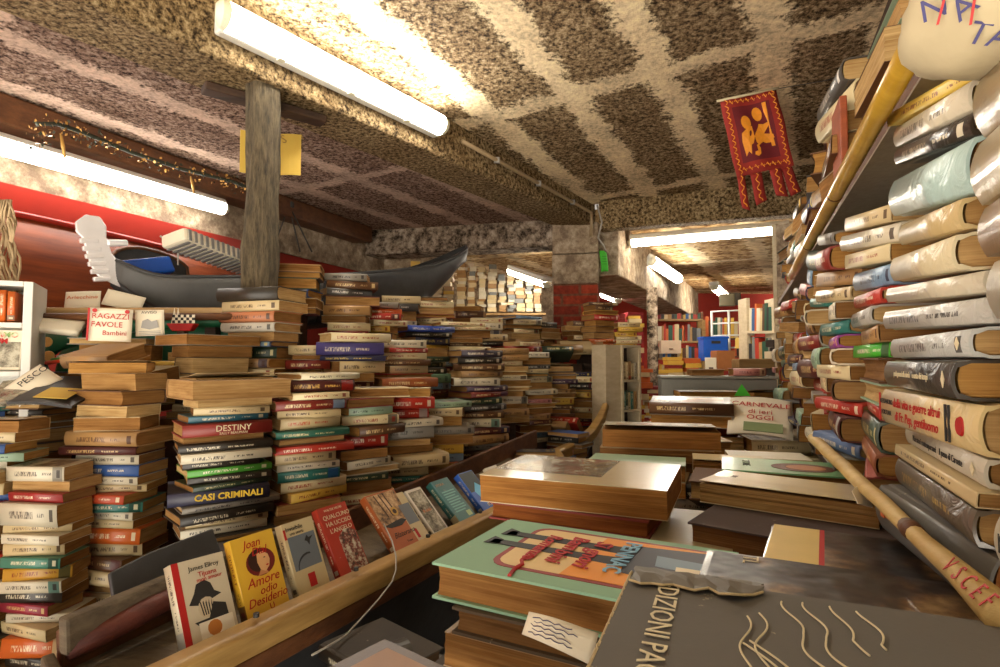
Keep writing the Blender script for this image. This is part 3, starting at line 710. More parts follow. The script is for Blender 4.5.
# metal prow comb
G = P(103, 262, 1.97); gm = frame((E1 - E0), (0, 0, 1), G); pr = MB()
blade = [(.10, -.085), (.055, -.02), (.03, .03), (.022, .085), (.028, .125), (.012, .16), (-.03, .165), (-.062, .14), (-.065, .105), (-.05, .085), (-.045, .04), (-.04, -.01), (-.022, -.05), (.02, -.08), (.07, -.115)]
pr.prism(blade, -.006, .006); po = pr.build('prow_comb', M['silver'], bo, bevel=.004); po.matrix_local = gm; po['label'] = 'bright metal prow comb'
for k in range(6):
    mb = MB(); y = .075 - .027 * k; x = -.045 + .004 * k
    mb.box((x - .014, y - .0085, -.006), (x + .042, y + .0085, .010)); o = mb.build('prow_tooth', M['silver'], bo, bevel=.004); o.matrix_local = gm
mb = MB(); mb.box((.02, .055, -.01), (.085, .078, .012)); o = mb.build('prow_tooth', M['silver'], bo, bevel=.006); o.matrix_local = gm
mb = MB(); mb.tube([P(184, 255, 2.2) + Vector((0, 0, -.1)), P(176, 263, 2.2), P(178, 248, 2.2), P(168, 239, 2.18), P(160, 236, 2.16)], .003, 5)
mb = MB(); mb.tube([P(178, 265, 2.2), P(178, 250, 2.2), P(172, 243, 2.18), P(160, 236, 2.16)], .004, 6)
tag(mb.build('bent_wire', M['cable_white'], smooth=True), 'thin bent pale wire sticking up behind the black boat', 'wire')
# stand under the little boat so that it rests on something
mb = MB()
for u in (.2, .75):
    c0 = Vector(bside(1)(u, 1)).lerp(Vector(bside(-1)(u, 1)), .5); mb.box((c0.x - .05, c0.y - .05, 0), (c0.x + .05, c0.y + .05, c0.z - .035))
struct(mb.build('floor_support', M['wood_dark']))
# three dark stays behind the post
r_ = thing('wire_hanger', 'black wire tripod hanger on the wall behind the timber post', 'hanger')
for e in (272, 300, 312):
    mb = MB(); mb.tube([P(289, 205, 3.6), P(e, 252, 3.6)], .005, 6); mb.build('wire', M['cable_dark'], r_, smooth=True)
mb = MB(); mb.box(P(289, 205, 3.6) - Vector((.03, .02, .02)), P(289, 205, 3.6) + Vector((.03, .02, .02))); mb.build('hook', M['cable_dark'], r_, bevel=.006)

# big black gondola full of books: the aisle-side rim, hull, inner plank, boards
RX = lambda Y: -1.0 + .551 * Y
PX = lambda Y: -1.18 + .5 * Y
PZr = lambda Y: CZ - .434 + .06 * (Y - 1)
go = thing('gondola', 'long black wooden boat used as a bookshelf with pale timber rim', 'boat')
rim = [Vector((RX(y), y, CZ - .475)) for y in (.3, .6, .9, 1.2, 1.5, 1.8, 2.1, 2.35)] + [P(556, 452, 2.62), P(577, 443, 2.82), P(592, 430, 2.95), P(601, 416, 3.02), P(606, 402, 3.06)]
def hullp(u, v):
    k = u * (len(rim) - 1); i = min(int(k), len(rim) - 2); p = rim[i].lerp(rim[i + 1], k - i)
    return p + Vector((-.876, .482, 0)) * (.02 + .34 * v ** 1.8) + Vector((0, 0, -.03 - .72 * v * (1 - .6 * max(0, u - .6) / .4)))
mb = MB(); mb.grid(hullp, 48, 10); mb.build('hull', M['black_hull'], go, smooth=True, solid=.02)
sq = [(-.5, -.5), (.5, -.5), (.5, .5), (-.5, .5)]
mb = MB(); mb.tube([p + Vector((0, 0, -.012)) for p in rim], [.046] * 8 + [.05, .05, .048, .042, .03], prof=[(-.42, -.62), (.4, -.62), (.5, .35), (.3, .5), (-.42, .5)]); mb.build('rim', M['wood_rim'], go, bevel=.004)
mb = MB(); mb.tube([p + Vector((-.005, .003, -.062)) for p in rim[:9]], .04, prof=[(-.5, -.55), (.35, -.55), (.45, .45), (-.5, .45)]); mb.build('rubbing_strake', M['wood_brown'], go, bevel=.004)
for y in (.78, 1.02, 1.24, 1.47, 1.7, 1.95, 2.2):
    mb = MB(); c0 = Vector((RX(y) + .004, y, CZ - .452)); mb.tube([c0 - Vector((0, 0, .004)), c0 + Vector((0, 0, .003))], .0055, 8); mb.build('bolt', M['cable_dark'], go)
ln = Vector((.894, -.447, 0))
mb = MB(); ys = [.93, 1.1, 1.4, 1.7, 2.0, 2.35, 2.7]
mb.tube([Vector((PX(y), y, PZr(y) - .03)) for y in ys], .06, prof=[(-.15, -.9), (.15, -.9), (.15, .5), (-.15, .5)]); mb.build('inner_plank', M['wood_brown'], go, bevel=.004)
mb = MB(); mb.tube([Vector((PX(y), y, PZr(y) + .012)) + ln * .03 for y in (.92, 1.0, 1.15, 1.3)], .05, prof=[(-.25, -.8), (.25, -.8), (.25, .4), (-.25, .4)]); mb.build('grey_plank', M['wood_grey'], go, bevel=.006)
mb = MB(); mb.grid(lambda u, v: Vector((RX(.8 + 1.6 * u) - .03, .8 + 1.6 * u, CZ - .53)).lerp(Vector((PX(.92 + 1.5 * u), .92 + 1.5 * u, PZr(.92 + 1.5 * u) - .07)), v), 10, 3); mb.build('inner_board', M['wood_grey'], go, solid=.012)
mb = MB(); mb.tube([Vector((PX(.92), .92, PZr(.92) - .06)) + ln * -.01, Vector((RX(.80) - .02, .80, CZ - .53))], .03, prof=[(-.3, -1.4), (.3, -1.4), (.3, 1), (-.3, 1)]); mb.build('end_board', M['wood_grey'], go, bevel=.004)
pa, pb = PZ(66, 650, CZ - .462), PZ(176, 596, CZ - .43)
mb = MB(); mb.tube([pa, pa.lerp(pb, .3), pa.lerp(pb, .7), pb], [.018, .021, .02, .017], 10); tag(mb.build('red_pole', M['wood_red_pole'], smooth=True), 'cracked reddish wooden pole lying inside the gondola end', 'pole')
mb = MB(); m = frame((.447, .894, .12), (-.5, .2, .9), Vector((PX(1.1), 1.1, PZr(1.1) + .02)) - ln * .03); mb.prism([(-.105, -.05), (.115, -.05), (.12, .036), (-.01, .042), (-.088, .036)], -.006, .006)
o = mb.build('slate_board', M['black_hull'], bevel=.003); o.matrix_world = m; tag(o, 'worn black board leaning behind the grey gondola plank', 'board')

# white lead hanging over the rim
q = [P(384, 524, 1.42), P(392, 541, 1.31), P(396, 556, 1.28), P(396, 570, 1.27), P(392, 582, 1.26), P(378, 600, 1.22), P(360, 620, 1.15), P(345, 636, 1.1), P(330, 645, 1.05), P(312, 655, 1.0)]
mb = MB(); mb.tube(q, .0019, 6); tag(mb.build('cable', M['cable_white'], smooth=True), 'thin white cable hanging over the gondola rim', 'cable')

# ------------------------------------------------------------------ right-hand wall of books
WY = math.atan2(-.398, .917)
WDEG = math.degrees(WY)
def wall_pos(Y, w, out=0.0): return (XW(Y) + .917 * (w / 2 - out), Y - .398 * (w / 2 - out))
ORDC = ['nearest', 'second', 'third', 'fourth', 'fifth', 'sixth', 'seventh', 'eighth', 'ninth', 'tenth', 'eleventh', 'twelfth', 'thirteenth', 'fourteenth']
RIGHTPAL = ['cream', 'off-white', 'tan', 'silver grey', 'off-white', 'dark red', 'dark green', 'grey', 'ivory', 'brown', 'maroon', 'pale green', 'teal', 'light blue', 'dark grey', 'red', 'ivory', 'off-white', 'pink', 'navy']
L = {'gloss': 'laminate'}
def vita(b):
    spine_text(b, 'della vita e guerre altrui', .0135, M['red_ink'], .66, y=.012, shear=.15, bold=.0001, off=.0058)
    spine_text(b, 'di Fr. Pep, gentiluomo', .0135, M['red_ink'], .32, y=.012, shear=.15, bold=.0001, off=.0058)
    spine_text(b, 'ALESSANDRO', .0075, M['black_ink'], .66, y=.100, off=.0062)
    spine_text(b, 'FORTUNA', .0075, M['black_ink'], .36, y=.100, off=.0062)
    w, h, t = b['_dims']
    for y in (-.066, -.073, .124):
        mb = MB(); mb.box((-w / 2 - .0066, y - .0012, t * .12), (-w / 2 - .0052, y + .0012, t * .88)); mb.build('spine_rule', M['red_ink' if y > 0 else 'black_ink'], cov(b))
    mb = MB(); mb.tube([(-w / 2 - .0052, -.094, t * .5), (-w / 2 - .0068, -.094, t * .5)], [.008, .007], 12); mb.build('spine_emblem', M['red_ink'], cov(b))
def barcode(b):
    w, h, t = b['_dims']; mb = MB(); mb.box((-w / 2 + .03, -h / 2 + .018, -.0004), (-w / 2 + .075, -h / 2 + .045, -.0001)); mb.build('sticker', tint('', (222, 150, 120)), cov(b))
    for k in range(9):
        mb = MB(); x = -w / 2 + .034 + .0044 * k; mb.box((x, -h / 2 + .021, -.0007), (x + .0022, -h / 2 + .038, -.0003)); mb.build('barcode_bar', M['black_ink'], cov(b))
def small_white(b): spine_text(b, 'prolegomeni alla storia    e canto dei tempi', .0085, M['cream_ink'], .52, off=.0055); 
def emblem(b):
    w, h, t = b['_dims']; mb = MB()
    m = frame((0, -1, 0), (0, 0, 1), (-w / 2 - .0044, -h / 2 + .022, t * .5)); mb.prism([(0, t * .22), (.005, 0), (0, -t * .22), (-.005, 0)], 0, .0006); o = mb.build('spine_emblem', M['cream_ink' if b.name.startswith('h') else 'black_ink'], cov(b)); o.matrix_local = m
def orange_line(b):
    w, h, t = b['_dims']; mb = MB(); mb.box((-w / 2 - .0098, -.05, t * .46), (-w / 2 - .0086, .085, t * .54)); mb.build('spine_line', tint('', (206, 104, 54)), cov(b))
    for y, dy in ((.098, .006), (-.08, .007)): mb = MB(); mb.box((-w / 2 - .0088, y - dy, t * .4), (-w / 2 - .008, y + dy, t * .56)); mb.build('spine_mark', tint('', (206, 104, 54)), cov(b))
near1 = [('yellow', 0.016, 'p', 0, dict(label='slim yellow paperback on top of the near right-hand book wall', rgb=(232, 200, 84), front=False)),
         ('off-white', 0.028, 'h', 0, dict(label='off-white hardback just under the yellow paperback on the right-hand wall', front=False, **L)),
         ('black', 0.022, 'h', 0, dict(label='black hardback just above the big pale teal one on the right-hand wall', **L)),
         ('pale green', 0.05, 'h', 0, dict(label='big pale teal hardback with a barcode sticker on its underside', rgb=(170, 196, 190), page=(150, 106, 58), fin=barcode, spine_print=False, turn=-7, **L)),
         ('tan', 0.03, 'h', 0, dict(label='glossy buff hardback right under the pale teal barcode book', rgb=(206, 180, 126), spine_print=False, **L)),
         ('ivory', 0.034, 'h', 0, dict(label='thick wrinkled ivory hardback over the white spines on the right wall', rgb=(216, 202, 164), spine_print=False, **L)),
         ('off-white', 0.022, 'h', 0, dict(label='white book with maroon boards right above the grey-white spine', spine_print=False, **L)),
         ('silver grey', 0.026, 'h', 0, dict(label='pale grey book with a squared white spine on the right wall', rgb=(198, 196, 186), **L)),
         ('silver grey', 0.028, 'h', 0, dict(label='pale grey spine with blue boards directly above the black spine', rgb=(190, 192, 186), fin=emblem, **L)),
         ('dark grey', 0.036, 'h', 0, dict(label='black spined hardback with tiny white title above the red-lettered cream spine', rgb=(44, 42, 40), fin=lambda b: (small_white(b), emblem(b)), spine_print=False, **L)),
         ('ivory', 0.046, 'h', 0, dict(label='thick cream spine with red title lettering della vita on the right wall', rgb=(226, 200, 142), fin=vita, spine_print=False, dx=-.012, **L)),
         ('off-white', 0.028, 'h', 0, dict(label='white spined hardback directly below the red-lettered cream spine', rgb=(214, 206, 184), fin=lambda b: (spine_text(b, 'Narratori contemporanei    il passo di Caronte', .009, M['black_ink'], .5, off=.005), emblem(b)), spine_print=False, **L)),
         ('cream', 0.014, 'p', 0, dict(label='cream paperback wedged between the white and the bronze grey spines')),
         ('grey', 0.034, 'h', 0, dict(label='bronze grey hardback with gold lettering above the thick dark grey volume', rgb=(104, 94, 80), ink=(190, 160, 90), **L)),
         ('dark grey', 0.058, 'h', 0, dict(label='very thick dark grey volume with orange line beside the yellow lower pole', rgb=(88, 86, 82), page=(150, 96, 48), fin=orange_line, spine_print=False, dx=-.015))]
near0 = [('cream', .05, 'h', 0, dict(spine_print=False, label='cream hardback on top of the column at the right edge', **L)), ('ivory', .05, 'h', 0, dict(spine_print=False, label='wrinkled ivory spine cut by the right edge of the view', **L)),
         ('tan', .04, 'h', 0, dict(spine_print=False, label='glossy tan spine low under the wrinkled ivory one', **L)), ('off-white', .045, 'h', 0, dict(spine_print=False, label='white spine cut by the right edge beside the buff volume', **L)),
         ('dark green', .05, 'h', 0, dict(spine_print=False, label='dark green spine cut by the right edge level with the black spine', rgb=(34, 66, 52), **L)), ('off-white', .045, 'h', 0, dict(spine_print=False, label='white spine under the dark green one at the right edge', **L)),
         ('silver grey', .04, 'h', 0, dict(spine_print=False, label='greyish green worn spine second from the bottom at the right edge', rgb=(150, 156, 140))), ('off-white', .045, 'h', 0, dict(spine_print=False, label='torn white spine lettered Marco at the bottom right edge', fin=lambda b: spine_text(b, 'Marco', .018, M['black_ink'], .5, y=.07, off=.007)))]
stack('', 0, .3, 0, 0, WDEG, pos=wall_pos(.287, .18, .004), z=(CZ + .2, CZ - .148), books=near0, jit=2, dims=(.18, .2), ped=False)
stack('', 0, .5, 0, 0, WDEG, pos=wall_pos(.545, .18), z=(CZ + .232, CZ - .204), books=near1, jit=2.2, dims=(.18, .262), ped=False, tilt=lambda z: max(0, min(13, (z - CZ - .0) * 75)))
TL = lambda z: max(0, min(11, (z - CZ - .03) * 60))
ys = [.81, 1.03, 1.24, 1.43, 1.63, 1.83, 2.03, 2.24, 2.45, 2.66, 2.88]
lists = {0: [('cream', .03, 'p', 0, {}), ('off-white', .036, 'h', 0, L), ('ivory', .03, 'p', 0, {}), ('light blue', .04, 'h', 0, L), ('red', .03, 'h', 0, L), ('silver grey', .034, 'h', 0, L), ('tan', .03, 'p', 0, {}), ('bright green', .026, 'p', 0, dict(rgb=(64, 186, 44))), ('brown', .045, 'h', 1, dict(page=(150, 110, 64))), ('pale green', .04, 'h', 1, {}), ('red', .022, 'p', 0, {}), ('dark green', .055, 'h', 0, dict(rgb=(32, 64, 48), **L)), ('brown', .04, 'h', 0, dict(rgb=(150, 84, 50))), ('pink', .036, 'h', 0, dict(rgb=(176, 92, 84))), ('dark green', .034, 'h', 0, {}), ('black', .03, 'h', 0, {})],
         1: [('grey', .028, 'h', 0, {}), ('red', .05, 'h', 0, dict(rgb=(140, 36, 32))), ('tan', .032, 'p', 0, {}), ('cream', .03, 'h', 0, L), ('off-white', .035, 'p', 0, {}), ('teal', .03, 'h', 0, {}), ('purple', .028, 'h', 0, dict(rgb=(150, 60, 150), ink=(226, 180, 60))), ('cream', .034, 'h', 0, L), ('ivory', .03, 'p', 0, {}), ('brown', .042, 'h', 0, {}), ('red', .03, 'h', 0, {}), ('maroon', .05, 'h', 0, {}), ('blue', .03, 'h', 0, dict(rgb=(88, 116, 160))), ('silver grey', .04, 'h', 0, L), ('light blue', .034, 'h', 0, dict(rgb=(120, 132, 160)))]}
for j, y in enumerate(ys):
    if j < 6: stack(f'the {ORDC[j + 2]} column along the right wall', 0, y, 0, 0, WDEG, pos=wall_pos(y, .15, rnd.uniform(-.012, .016)), z=(CZ + (.2, .22, .23, .22, .21, .22)[j], CZ - .236), books=lists.get(j, ()), jit=8, pal=RIGHTPAL, dims=(.152, .205), flip=.14, hard=.6, ped=False, tmul=1.12, tilt=TL)
    else: stack(f'the {ORDC[j + 2]} column along the right wall', 0, y, 0, 0, WDEG, pos=wall_pos(y, .15, rnd.uniform(-.015, .015)), z=(CZ + .22, CZ - .236), jit=12, pal=RIGHTPAL, dims=(.14, .19), flip=.2, hard=.55, ped=False, tmul=1.45)
for j, (y, zt) in enumerate(((.90, .52), (1.12, .56), (1.33, .50), (1.55, .49), (1.78, .50), (2.0, .52), (2.25, .53), (2.5, .5))):
    stack(f'the {ORDC[j]} pile above the bamboo pole', 0, y, 0, 0, WDEG, pos=wall_pos(y, .15, -.01 if j else -.04), z=(CZ + zt, CZ + .331), jit=8, pal=RIGHTPAL + ['brown', 'tan', 'dark grey'], dims=(.145, .2), flip=.45, hard=.5, ped=False, tmul=1.2)
# shelf that carries them
def wall_board(name, label, z, y0, y1, c0, c1, th, mats):
    r = thing(name, label, 'shelf')
    def bx(z0, z1, a, b, nm, mat):
        mb = MB(); mb.hexa([(XW(y0, a), y0, z0), (XW(y0, b), y0, z0), (XW(y1, b), y1, z0), (XW(y1, a), y1, z0), (XW(y0, a), y0, z1), (XW(y0, b), y0, z1), (XW(y1, b), y1, z1), (XW(y1, a), y1, z1)]); return mb.build(nm, mat, r)
    bx(z - th, z - .004, c0, c1, 'board', mats[0]); bx(z - th - .004, z - th - .0005, c0, c1, 'lining', mats[1])
    return r
wall_board('wall_shelf', 'upper wall shelf with grey felt underside above the book columns', CZ + .329, .2, 3.2, .2, .5, .018, (M['wood_brown'], M['felt_grey']))
wall_board('wall_shelf', 'lower wall shelf carrying the right-hand book columns', CZ - .238, .70, 3.2, .2, .5, .02, (M['wood_dark'], M['wood_dark']))
mb = MB()
for y in (.3, 1.3, 2.3, 3.1): mb.box((XW(y, .44), y - .02, 0), (XW(y, .48), y + .02, CZ + 1.2))
struct(mb.build('wall_upright', M['wood_dark']))
mb = MB(); q_ = wall_pos(.56, .18); mb.box((-.06, -.1, -.024), (.08, .1, -.001), 0, at(q_[0], q_[1], CZ - .204, WY)); struct(mb.build('wall_ledge', M['wood_dark']))
# poles that hold the books back
bp = thing('bamboo_pole', 'thick yellow bamboo pole along the upper right shelf', 'pole')
a, b = P(920, 34, .482), P(792, 276, 1.72)
mb = MB(); mb.tube([a.lerp(b, k / 8) for k in range(9)], .0122, 14); mb.build('cane', M['bamboo'], bp, smooth=True)
mb = MB(); mb.tube([a.lerp(b, -.006), a.lerp(b, .004)], .0138, 14); mb.build('tape_ring', M['tape_grey'], bp, smooth=True)
mb = MB(); mb.tube([a.lerp(b, -.006), a.lerp(b, -.06)], [.0078, .007], 12); mb.build('stub', M['bamboo'], bp, smooth=True)
for f in (.36, .66):
    mb = MB(); mb.tube([a.lerp(b, f - .003), a.lerp(b, f), a.lerp(b, f + .003)], [.0124, .0131, .0124], 14); mb.build('node_ring', M['wood_brown'], bp, smooth=True)
lp = thing('paper_wrapped_pole', 'pole wrapped in yellowed paper with red hand lettering on the lower right shelf', 'pole')
a, b = P(1010, 622, .325), P(813, 438, 1.17)
mb = MB(); mb.tube([a.lerp(b, k / 12) + Vector((0, 0, .001 * sin(k * 2))) for k in range(13)], [.0118, .0088, .0076, .0078, .0084, .009, .0095, .0098, .01, .0102, .0104, .0104, .0104], 12); mb.build('pole', M['paper_pole'], lp, smooth=True)
mb = MB(); mb.tube([a.lerp(b, .2), a.lerp(b, .215), a.lerp(b, .23)], [.0078, .009, .0078], 12); mb.build('tie', M['wood_brown'], lp, smooth=True)
for k, (s, f) in enumerate((('V', .083), ('S', .062), ('C', .042), ('E', .022), ('F', .004))):
    c0 = a.lerp(b, f); d = (a - b).normalized(); vn = (Vector((0, 0, CZ)) - c0).normalized(); vn = (vn - d * d.dot(vn)).normalized(); up = vn.cross(d)
    lettering(lp, s, .017, frame(d, up, c0 + vn * (.0123 - .035 * f)), M['red_ink'], width=1)
mb = MB(); q = P(872, 516, .68); mb.prism([(-.012, -.01), (.01, -.012), (.014, .008), (0, .014), (-.012, .006)], 0, .001); o = mb.build('paper_scrap', M['paper_white']); o.location = q + Vector((-.012, 0, .022)); o.rotation_euler = (.9, .2, .3); tag(o, 'torn white paper scrap stuck on the wrapped pole', 'paper')
# cloth bag with hand lettering
bg = thing('cloth_bag', 'white cloth bag with hand-painted letters bulging over the top right shelf', 'bag')
bc = P(1014, -6, .36)
def bag(u, v):
    a, e = 2 * pi * u, pi * (v - .5)
    x, y, z = cos(a) * cos(e), sin(a) * cos(e), sin(e)
    k = 1 + .09 * noise.noise((x * 2, y * 2, z * 2)) + .03 * abs(noise.noise((x * 6 + z * 3, y * 6, z * 3))) - .035 * abs(noise.noise((x * 3, y * 11 + z * 5, z * 9)))
    return bc + Vector((x * .06 * k, y * .07 * k, z * .05 * k + .008 * x))
mb = MB(); mb.grid(bag, 40, 24); mb.build('body', M['cloth_white'], bg, smooth=True)
def bagletter(s, px, py, size, mat, tilt=0):
    size *= .6
    o = Vector((0, 0, CZ)); d = (P(px, py, 1) - o)
    lo, hi = .3, .7
    best = None
    for k in range(400):
        t_ = .15 + .001 * k; q = o + d * t_; r = q - bc
        if (r.x / .062) ** 2 + (r.y / .072) ** 2 + (r.z / .052) ** 2 <= 1.06: best = q; break
    if not best: return
    vn = (o - best).normalized(); x = Vector((0, 0, 1)).cross(vn).normalized(); up = vn.cross(x)
    m = frame(x, up, best + vn * .006) @ Matrix.Rotation(tilt, 4, 'Z'); lettering(bg, s, size, m, mat)
bagletter('N', 934, 9, .032, M['blue_ink'], .1); bagletter('/', 941, 13, .034, M['red_ink']); bagletter('A', 964, 8, .03, M['blue_ink'], .5); bagletter('/', 973, 12, .036, M['red_ink'], .1); bagletter('TA', 990, 36, .03, M['blue_ink'], -.5)
mb = MB(); mb.box((-.006, -.05, 0), (.006, .05, .15), 0, at(XW(1.02) + .02, 1.04, CZ + .331, WY)); 
o = mb.build('wooden_board', M['wood_hull_red'], bevel=.002); tag(o, 'upright reddish wooden board at the top of the right wall', 'board')

# ------------------------------------------------------------------ books lying on the central tables
TZ = CZ - .40
tb = thing('display_table', 'low table hidden under the central book piles', 'table')
mb = MB(); q = [(-.10, .32), (.30, .10), (.56, 1.0), (1.38, 2.95), (.98, 3.2), (.36, 1.6)]
mb.prism(q, TZ - .03, TZ); mb.build('tabletop', M['wood_dark'], tb)
for x, y in ((.0, .4), (.26, .2), (1.2, 2.7), (.95, 2.9), (.5, 1.5)):
    mb = MB(); mb.box((x - .02, y - .02, 0), (x + .02, y + .02, TZ - .031)); mb.build('leg', M['wood_dark'], tb)
def edizioni(b):
    w, h, t = b['_dims']
    front_text(b, 'EDIZIONI PAOLINE', .0195, -.008, -h / 2 + .027, M['cream_ink'], dz=.0012)
    for k, (y0, amp, x0, x1) in enumerate(((-.052, .006, -.055, .06), (-.044, .007, -.062, .04), (-.026, .008, -.085, .02), (-.014, .008, -.088, .0), (.0, .006, -.088, -.03), (.014, .007, -.086, -.04), (-.068, .004, -.02, .05), (-.062, .004, -.024, .05))):
        pts = []
        for q in range(37):
            x = x0 + (x1 - x0) * q / 36; y = y0 + amp * .55 * sin(x * 105 + k * .3) + (.55 if x > -.045 and k > 1 else 0) * max(0, x + .045) * (1.1 if k > 3 else .5)
            pts.append((x, y, t + .0012))
        mb = MB(); mb.tube(pts, .0006, 5); mb.build('printed_wave', M['cream_ink'], cov(b))
    import random as _r; q_ = _r.Random(4); mb = MB(); ids = []
    for a in range(13):
        row = []
        for c_ in range(5):
            y = -h / 2 + .003 + .082 * a / 12; lim = (.026, .028, .025, .027, .022, .024, .026, .022, .027, .03, .026, .02, .012)[a]
            x = -w / 2 - .003 + (lim + .003) * c_ / 4
            row.append(mb.pt((x + q_.uniform(-.0012, .0012), y + q_.uniform(-.0016, .0016), t + .0016 + q_.uniform(0, .0034) * (1 if 0 < c_ else .4))))
        ids.append(row)
    for a in range(12):
        for c_ in range(4): mb.face((ids[a][c_], ids[a + 1][c_], ids[a + 1][c_ + 1]) ); mb.face((ids[a][c_], ids[a + 1][c_ + 1], ids[a][c_ + 1]))
    mb.build('torn_flap', tint('', (106, 100, 90)), cov(b), solid=.0006)
    edge = [mb.v[r[-1]] for r in ids]; mb2 = MB(); mb2.tube([(p.x, p.y, p.z + .0004) for p in edge], .0009, 5); mb2.build('torn_edge', tint('', (186, 164, 120)), cov(b))
    mb = MB(); mb.tube([(-w / 2 + .25 * w / 20 * k, -h / 2 - .0004, t - .0006 + rnd.uniform(-.0006, .0006)) for k in range(60)], .0011, 5); mb.build('worn_edge', tint('', (190, 168, 124)), cov(b))
def scialla(b):
    w, h, t = b['_dims']
    rr = lambda x0, y0, x1, y1, r: [(x + r * cos(a), y + r * sin(a)) for x, y, s in ((x1 - r, y1 - r, 0), (x0 + r, y1 - r, 1), (x0 + r, y0 + r, 2), (x1 - r, y0 + r, 3)) for a in [s * pi / 2 + k * pi / 8 for k in range(5)]]
    patch(b, 'cover_border', rr(-.07, -.085, .066, .140, .02), tint('', (140, 34, 30)), .0004)
    patch(b, 'cover_ground', rr(-.064, -.079, .06, .128, .017), tint('', (222, 190, 130)), .0006)
    patch(b, 'cover_sunset', [(-.064, .0), (.06, -.01), (.06, .128), (-.064, .128)], tint('', (230, 146, 40)), .0008)
    for x, l in ((-.030, -.108), (.004, -.112)):
        patch(b, 'drawn_leg', [(x - .008, l), (x + .006, l), (x + .008, -.01), (x + .012, .05), (x - .014, .05), (x - .009, -.01)], M['black_ink'], .001)
        patch(b, 'drawn_shoe', [(x - .016, l - .004), (x + .008, l - .006), (x + .006, l + .012), (x - .01, l + .01)], M['black_ink'], .001)
    patch(b, 'drawn_trousers', [(-.05, .03), (.03, .04), (.05, .128), (-.062, .128)], tint('', (44, 44, 54)), .0011)
    patch(b, 'drawn_sleeve', [(-.03, .062), (.0, .066), (.006, .12), (-.026, .12)], tint('', (116, 136, 150)), .0013)
    patch(b, 'drawn_hand', [(-.006, .085), (.014, .087), (.012, .126), (-.008, .126)], tint('', (222, 206, 170)), .0015)
    front_text(b, 'PENNAC', .024, -.008, .032, tint('', (120, 170, 196)), dz=.0024, bold=.0006)
    front_text(b, 'Si', .026, -.036, .004, M['red_ink'], dz=.002, shear=.2, bold=.0006); front_text(b, 'gnori', .026, .01, .002, M['red_ink'], dz=.002, shear=.2, bold=.0006)
    front_text(b, 'Bam', .026, -.026, -.024, M['red_ink'], dz=.002, shear=.2, bold=.0006); front_text(b, 'bini', .026, .018, -.027, M['red_ink'], dz=.002, shear=.2, bold=.0006)
    front_text(b, 'Romanzo', .022, .0, -.052, M['red_ink'], dz=.002, shear=.2, bold=.0006)
    mb = MB(); mb.tube([(.03, -.05, t + .001), (.045, -.056, t + .001), (.055, -.05, t + .001), (.07, -.052, t + .001), (.086, -.049, t + .001)], .0022, 5); mb.build('drawn_swirl', M['red_ink'], cov(b))
DK = (170, 126, 72); DK2 = (140, 104, 62)
stack('the near grey book pile', 0, 0, 0, 0, -112, pos=(.172, .268), fix=True, z=(CZ - .151, TZ), jit=1, fill=False, ped=False, books=[
    ('dark grey', .036, 'h', 0, dict(label='large worn dark grey book with torn corner lettered EDIZIONI in the foreground', wh=(.212, .25), rgb=(98, 96, 92), fin=edizioni, front=False, page=DK, spine_print=False)),
    ('brown', .05, 'h', 0, {'wh': (.17, .22)}), ('black', .05, 'h', 0, {'wh': (.17, .22)}), ('brown', .05, 'h', 0, {'wh': (.17, .22)}), ('cream', .062, 'h', 0, {'wh': (.17, .22)})])
stack('the illustrated green cover book pile', 0, 0, 0, 0, -117.6, pos=(.092, .585), fix=True, z=(CZ - .2, TZ), jit=1.5, ped=False, fill=False, books=[
    ('pale green', .036, 'h', 0, dict(label='green covered novel with drawn dark legs on an orange picture', wh=(.176, .268), rgb=(140, 184, 152), fin=scialla, front=False, page=DK, spine_print=False, bow=.003)),
    ('brown', .026, 'h', 0, dict(wh=(.168, .236), rgb=(70, 56, 42), page=DK2, label='dark brown book directly beneath the green illustrated novel')),
    ('tan', .032, 'p', 0, dict(wh=(.165, .23), page=DK, label='thick paper-bound book with a loose sheet under the green illustrated novel')),
    ('brown', .03, 'h', 0, dict(wh=(.17, .24), rgb=(50, 40, 32), page=DK, label='dark-topped hardback low in the pile under the green illustrated novel')),
    ('cream', .036, 'p', 0, dict(wh=(.16, .22), page=DK, label='cream paperback fifth down under the green illustrated novel')),
    ('tan', .038, 'p', 0, dict(wh=(.16, .22), page=DK, label='bottom tan paperback under the green illustrated novel'))])
mb = MB(); m = frame((.84, -.5, -.08), (.3, .5, .8), P(545, 630, .47)); mb.grid(lambda u, v: m @ Vector(((u - .3) * .06, (v - .5) * .018 * (1 + u * .3), .006 * sin(u * 4))), 12, 3)
tag(mb.build('loose_sheet', M['paper_white'], solid=.0008, smooth=True), 'loose white handwritten sheet hanging out below the green illustrated novel', 'paper')
o = bpy.data.objects['loose_sheet']
for k in range(5):
    mb = MB(); mb.tube([m @ Vector((-.012 + .0035 * q + .002 * (k % 2), -.006 + .003 * k + .0008 * sin(q * 2.3 + k), .006 * sin(((-.012 + .0035 * q) / .06 + .3) * 4) + .0009)) for q in range(12 - k % 3)], .00035, 4); mb.build('ink_line', M['blue_ink'], o)
def photo_cover(b):
    w, h, t = b['_dims']
    patch(b, 'cover_photo', [(-w / 2 + .006, -h / 2 + .004), (w / 2 - .05, -h / 2 + .004), (w / 2 - .05, h / 2 - .1), (-w / 2 + .006, h / 2 - .1)], M['front_photo'], .0005)
t = NT('front_photo'); v = t.coord(); n = t.noise(v, 26, 8, .75); t.b.inputs['Coat Weight'].default_value = .7
M['front_photo'] = t.out(t.ramp(n, (.36, (.04, .034, .024)), (.5, (.24, .21, .15)), (.62, (.55, .5, .38))), .25)
